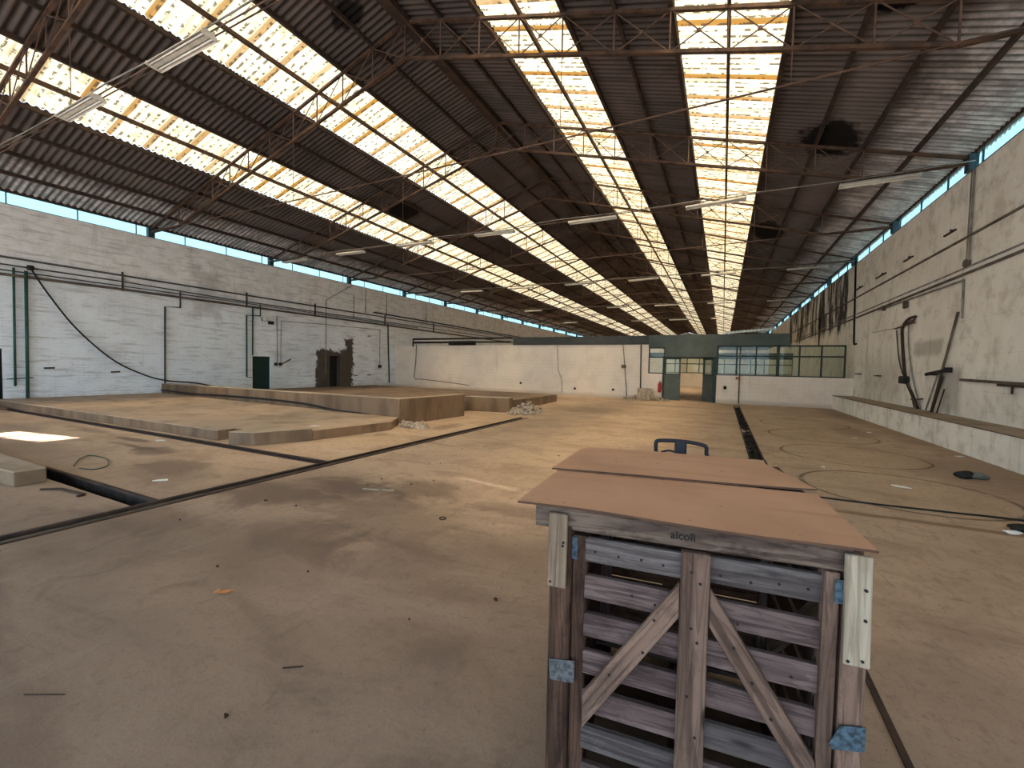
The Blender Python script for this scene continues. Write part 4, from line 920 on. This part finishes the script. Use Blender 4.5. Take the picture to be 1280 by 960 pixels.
brace([(.499, .958), (.499, .852), (.215, .412), (.215, .530)], M['w_mid']); brace([(.583, .958), (.583, .845), (.860, .415), (.860, .530)], M['w_mid'])
# head beam
cb('head_beam', (.037, .022, 1.099), (.925, .022, 1.105), .030, .074, M['w_beam'])
# pale repair boards nailed over the post heads
o = cb('repair_board', (.122, -.014, .876), (.122, -.010, 1.121), .062, .018, M['w_tan'], FU); o['label'] = 'short tan repair board'
o = cb('repair_board', (.934, -.014, .833), (.930, -.010, 1.126), .058, .018, M['w_pale'], FU); o['label'] = 'fresh pale repair board'
def nail(u, z, v):
    host = None; best = 1e9
    for k in cr.children:
        if k.name.split('.')[0] in ('repair_board', 'slat', 'centre_stile', 'diagonal_brace'):
            q = k.matrix_basis.inverted() @ Vector((u, v, z)); bb = [Vector(c) for c in k.bound_box]
            d = max(max(bb[0][i]-q[i], q[i]-bb[6][i], 0) for i in range(3))
            if d < best: best, host = d, k
    bm = bmesh.new(); bmesh.ops.create_cone(bm, cap_ends=True, segments=8, radius1=.004, radius2=.004, depth=.004)
    o = mesh_obj('nail_head', bm, M['ink'], host); o.matrix_basis = host.matrix_basis.inverted() @ Matrix.Translation((u, v, z)) @ Matrix.Rotation(PI/2, 4, 'X')
for u, z in ((.143, 1.03), (.141, 1.018), (.102, .893), (.945, 1.04), (.947, .96), (.914, .845), (.945, .852)): nail(u, z, -.0235)
for i, (u, z) in enumerate([(.24, 1.0), (.315, .997), (.385, 1.0), (.45, .995), (.61, .995), (.69, .99), (.76, 1.0), (.83, 1.0), (.43, .865), (.36, .88), (.8, .74), (.66, .86)]): nail(u, z, .0185)
for u, z in ((.53, 1.0), (.555, .97), (.535, .83), (.552, .79), (.53, .62), (.556, .5), (.40, .72), (.43, .83), (.30, .62), (.65, .80), (.70, .71), (.75, .62)): nail(u, z, -.0075)
# top boards under the plywood, running back
for i, u in enumerate((.10, .235, .375, .515, .655, .79, .90)):
    cb('top_board', (u, .04, 1.118), (u+random.uniform(-.01, .01), D, 1.118), .118, .02, M['w_brown'])
for v in (.36, .72): cb('top_bearer', (.06, v, 1.09), (.93, v, 1.09), .08, .03, M['w_grey'])
# sides and back: wide dark boards put the inner shade into colour and shape
for i in range(8):
    zc = 1.0-.1275*i
    if zc < .1: break
    cb('side_slat', (.100, .05, zc), (.100, D-.05, zc), .020, .118, M['w_brown']); 
    if i > 0: cb('side_slat', (.935, .06, zc), (.935, D-.05, zc), .020, .100, M['w_brown'])
    if i != 0: cb('back_slat', (.10, D-.005, zc), (.93, D-.005, zc), .020, .116, M['w_brown'])
cb('side_rail', (.935, .30, .1), (.935, .30, 1.06), .05, .03, M['w_grey'], (1, 0, 0)); cb('side_brace', (.917, .08, .98), (.917, .9, .3), .02, .07, M['w_tan']); cb('side_rail', (.10, .55, .1), (.10, .55, 1.06), .05, .03, M['w_grey'], (1, 0, 0))
# base
for u in (.13, .53, .92): cb('runner', (u, .02, .06), (u, D, .06), .09, .10, M['w_brown'])
for v in (.08, .3, .52, .74, .96): cb('base_board', (.09, v, .12), (.96, v, .12), .1, .02, M['w_grey'])
# metal plates and hinges
def plate(poly, v, mat, lab=None, name='corner_plate'):
    bm = bmesh.new(); P = [(u, z) for u, z in poly]
    if sum(P[i][0]*P[(i+1) % len(P)][1]-P[(i+1) % len(P)][0]*P[i][1] for i in range(len(P))) < 0: P = P[::-1]
    bm_prism(bm, P, -.0015, .0015); o = mesh_obj(name, bm, mat, cr); o.matrix_local = Matrix.Translation((0, v, 0)) @ Matrix.Rotation(PI/2, 4, 'X')
    if lab: o['label'] = lab
    return o
plate([(.098, .617), (.186, .632), (.186, .556), (.104, .548)], -.003, M['galv'], 'grey galvanised corner plate')
plate([(.911, .655), (.966, .667), (.966, .600), (.895, .585), (.888, .60)], -.006, M['bluegalv'], 'bluish galvanised corner plate')
plate([(.158, 1.040), (.182, 1.040), (.182, .966), (.158, .966)], .016, M['bluegalv'], None, 'hinge'); plate([(.884, 1.050), (.903, 1.050), (.903, .985), (.884, .985)], -.003, M['bluegalv'], None, 'hinge')
# stamped lettering on the beam
cu = bpy.data.curves.new('lettering', 'FONT'); cu.body = 'alcoli'; cu.size = .034; cu.extrude = .0006; cu.offset = .0006
to = bpy.data.objects.new('tmp_text', cu); COL.objects.link(to); dg = bpy.context.evaluated_depsgraph_get()
me = bpy.data.meshes.new_from_object(to.evaluated_get(dg)); bpy.data.objects.remove(to)
me.materials.clear(); me.materials.append(M['ink'])
o = bpy.data.objects.new('lettering', me); link(o, cr); o.matrix_local = Matrix.Translation((.468, .0055, 1.089)) @ Matrix.Rotation(.008, 4, 'Y').inverted() @ Matrix.Rotation(PI/2, 4, 'X')

# plywood sheets
def sheet(name, quad, thick, label, lift):
    """quad: four local corners (u,v) front-left, front-right, back-right, back-left; lift(s,t) height above the base"""
    bm = bmesh.new(); n, m = 24, 12; top = []; bot = []
    q = [Vector(p) for p in quad]
    for j in range(m+1):
        t = j/m; ra = []; rb = []
        for i in range(n+1):
            s = i/n; p = (q[0]*(1-s)+q[1]*s)*(1-t)+(q[3]*(1-s)+q[2]*s)*t; z = lift(s, t)
            ra.append(bm.verts.new((p.x, p.y, z+thick))); rb.append(bm.verts.new((p.x, p.y, z)))
        top.append(ra); bot.append(rb)
    for j in range(m):
        for i in range(n):
            bm.faces.new((top[j][i], top[j][i+1], top[j+1][i+1], top[j+1][i])); bm.faces.new((bot[j][i], bot[j+1][i], bot[j+1][i+1], bot[j][i+1]))
    def wall(a, b):
        for i in range(len(a)-1):
            f = bm.faces.new((a[i], b[i], b[i+1], a[i+1])); f.material_index = 1
    wall(top[0], bot[0]); wall([r_[n] for r_ in top], [r_[n] for r_ in bot]); wall(top[m][::-1], bot[m][::-1]); wall([r_[0] for r_ in top][::-1], [r_[0] for r_ in bot][::-1])
    bmesh.ops.recalc_face_normals(bm, faces=bm.faces[:])
    o = mesh_obj(name, bm, M['ply'], None, False); o.data.materials.append(M['plyedge'])
    o.location = O; o.rotation_euler = (0, 0, RZ); o.location.z = 1.134
    return tag(o, label, 'plywood sheet')
sheet('plywood_sheet', [(-.012, -.040), (.962, -.036), (.968, .50), (.0, .47)], .007, 'peach plywood sheet covering the front of the crate top', lambda s, t: .012+.004*math.sin(7*s)*(1-t)-.004*max(0, s-.9)*10*(1-t)*.6)
sheet('plywood_sheet', [(-.026, .430), (.972, .515), (.862, 1.055), (.0, 1.0)], .007, 'peach plywood sheet lying skewed over the rear of the crate', lambda s, t: .0205+.008*s**4*(1-t)+.002*math.sin(5*s))

# ------------------------------------------------------------------ pallet truck behind the crate
pt = empty('pallet_truck', Vector((-.19, 2.47, 0)), math.radians(2), 'dark blue pallet truck parked behind the crate, only its handle showing', 'pallet truck')
hz = 1.205
bmh = smooth_path([(-.125, 0, hz-.075), (-.128, 0, hz-.035), (-.127, 0, hz-.008), (-.115, 0, hz+.003), (-.07, 0, hz+.008), (0, 0, hz+.010), (.06, 0, hz+.007), (.112, 0, hz-.002), (.126, 0, hz-.012), (.128, 0, hz-.04), (.126, 0, hz-.08), (.07, 0, hz-.16), (0, 0, hz-.19), (-.07, 0, hz-.16), (-.125, 0, hz-.075)], 5)
tube('handle_loop', bmh, .0105, M['jack'], pt, 10)
box('handle_hub', -.03, .03, -.018, .018, hz-.19, hz+.016, M['jack'], pt, .006)
tube('release_lever', smooth_path([(-.02, -.01, hz-.052), (-.06, -.012, hz-.045), (-.10, -.012, hz-.058)], 4), .006, M['jack'], pt, 6)
tube('tiller', [(0, .0, hz-.17), (0, .05, .62), (0, .08, .38)], .018, M['jack'], pt, 10)
box('pump', -.07, .07, .0, .16, .20, .42, M['jack'], pt, .015)
for x in (-.09, .09):
    bm = bmesh.new(); bmesh.ops.create_cone(bm, cap_ends=True, segments=20, radius1=.09, radius2=.09, depth=.05, matrix=Matrix.Translation((x, .08, .09)) @ Matrix.Rotation(PI/2, 4, 'Y')); bevel(bm, .006); mesh_obj('wheel', bm, M['rubber'], pt)
bar('axle', (-.11, .08, .09), (.11, .08, .09), .025, .025, M['steel'], pt); bar('column', (0, .08, .09), (0, .08, .22), .05, .05, M['jack'], pt, (0, 1, 0))
bar('yoke', (-.2, .0, .13), (.2, .0, .13), .08, .1, M['jack'], pt)

# ================================================================== CAMERA AND LIGHT
yaw, pit, rol, F = .458584, -.0405517, .0206466, 532.47
fw = Vector((-math.sin(yaw)*math.cos(pit), math.cos(yaw)*math.cos(pit), math.sin(pit))); rt = Vector((math.cos(yaw), math.sin(yaw), 0)); up = rt.cross(fw)
r2 = math.cos(rol)*rt+math.sin(rol)*up; u2 = -math.sin(rol)*rt+math.cos(rol)*up
cam = bpy.data.cameras.new('camera'); co = bpy.data.objects.new('camera', cam); COL.objects.link(co)
cam.sensor_fit = 'HORIZONTAL'; cam.sensor_width = 36.0; cam.lens = F/1280*36.0; cam.clip_start = .05; cam.clip_end = 600
co.matrix_world = Matrix.Translation((0, 0, 1.6)) @ Matrix((r2, u2, -fw)).transposed().to_4x4()
S.camera = co

P = Vector((-12.45, 3.3, 0)); Hh = Vector((XC-2.0, (HOLE_Y[0]+HOLE_Y[1])/2, ZR-SL*2.0))
sd = (Hh-P).normalized()
su = bpy.data.lights.new('sun', 'SUN'); su.energy = 12.0; su.angle = math.radians(.53); su.color = (1, .965, .90)
so = bpy.data.objects.new('sun', su); COL.objects.link(so); so.rotation_euler = (-sd).to_track_quat('-Z', 'Y').to_euler(); so.location = (0, -20, 40)

w = bpy.data.worlds.new('sky'); S.world = w; w.use_nodes = True; nt = w.node_tree; nt.nodes.clear()
out = nt.nodes.new('ShaderNodeOutputWorld'); bg = nt.nodes.new('ShaderNodeBackground'); tc = nt.nodes.new('ShaderNodeTexCoord'); sp = nt.nodes.new('ShaderNodeSeparateXYZ'); rp_ = nt.nodes.new('ShaderNodeValToRGB')
nt.links.new(tc.outputs['Generated'], sp.inputs[0]); nt.links.new(sp.outputs[2], rp_.inputs[0])
e = rp_.color_ramp.elements; e[0].position = 0.0; e[0].color = (.70, .88, 1.0, 1); e[1].position = .9; e[1].color = (.52, .74, 1.0, 1)
nt.links.new(rp_.outputs[0], bg.inputs[0]); bg.inputs[1].default_value = 2.0; nt.links.new(bg.outputs[0], out.inputs[0])

vs = S.view_settings; vs.view_transform = 'Standard'; vs.look = 'None'; vs.gamma = 1.0; vs.use_curve_mapping = False; vs.exposure = 1.12
S.cycles.max_bounces = 10; S.cycles.diffuse_bounces = 6; S.cycles.transparent_max_bounces = 16; S.cycles.sample_clamp_indirect = 6.0
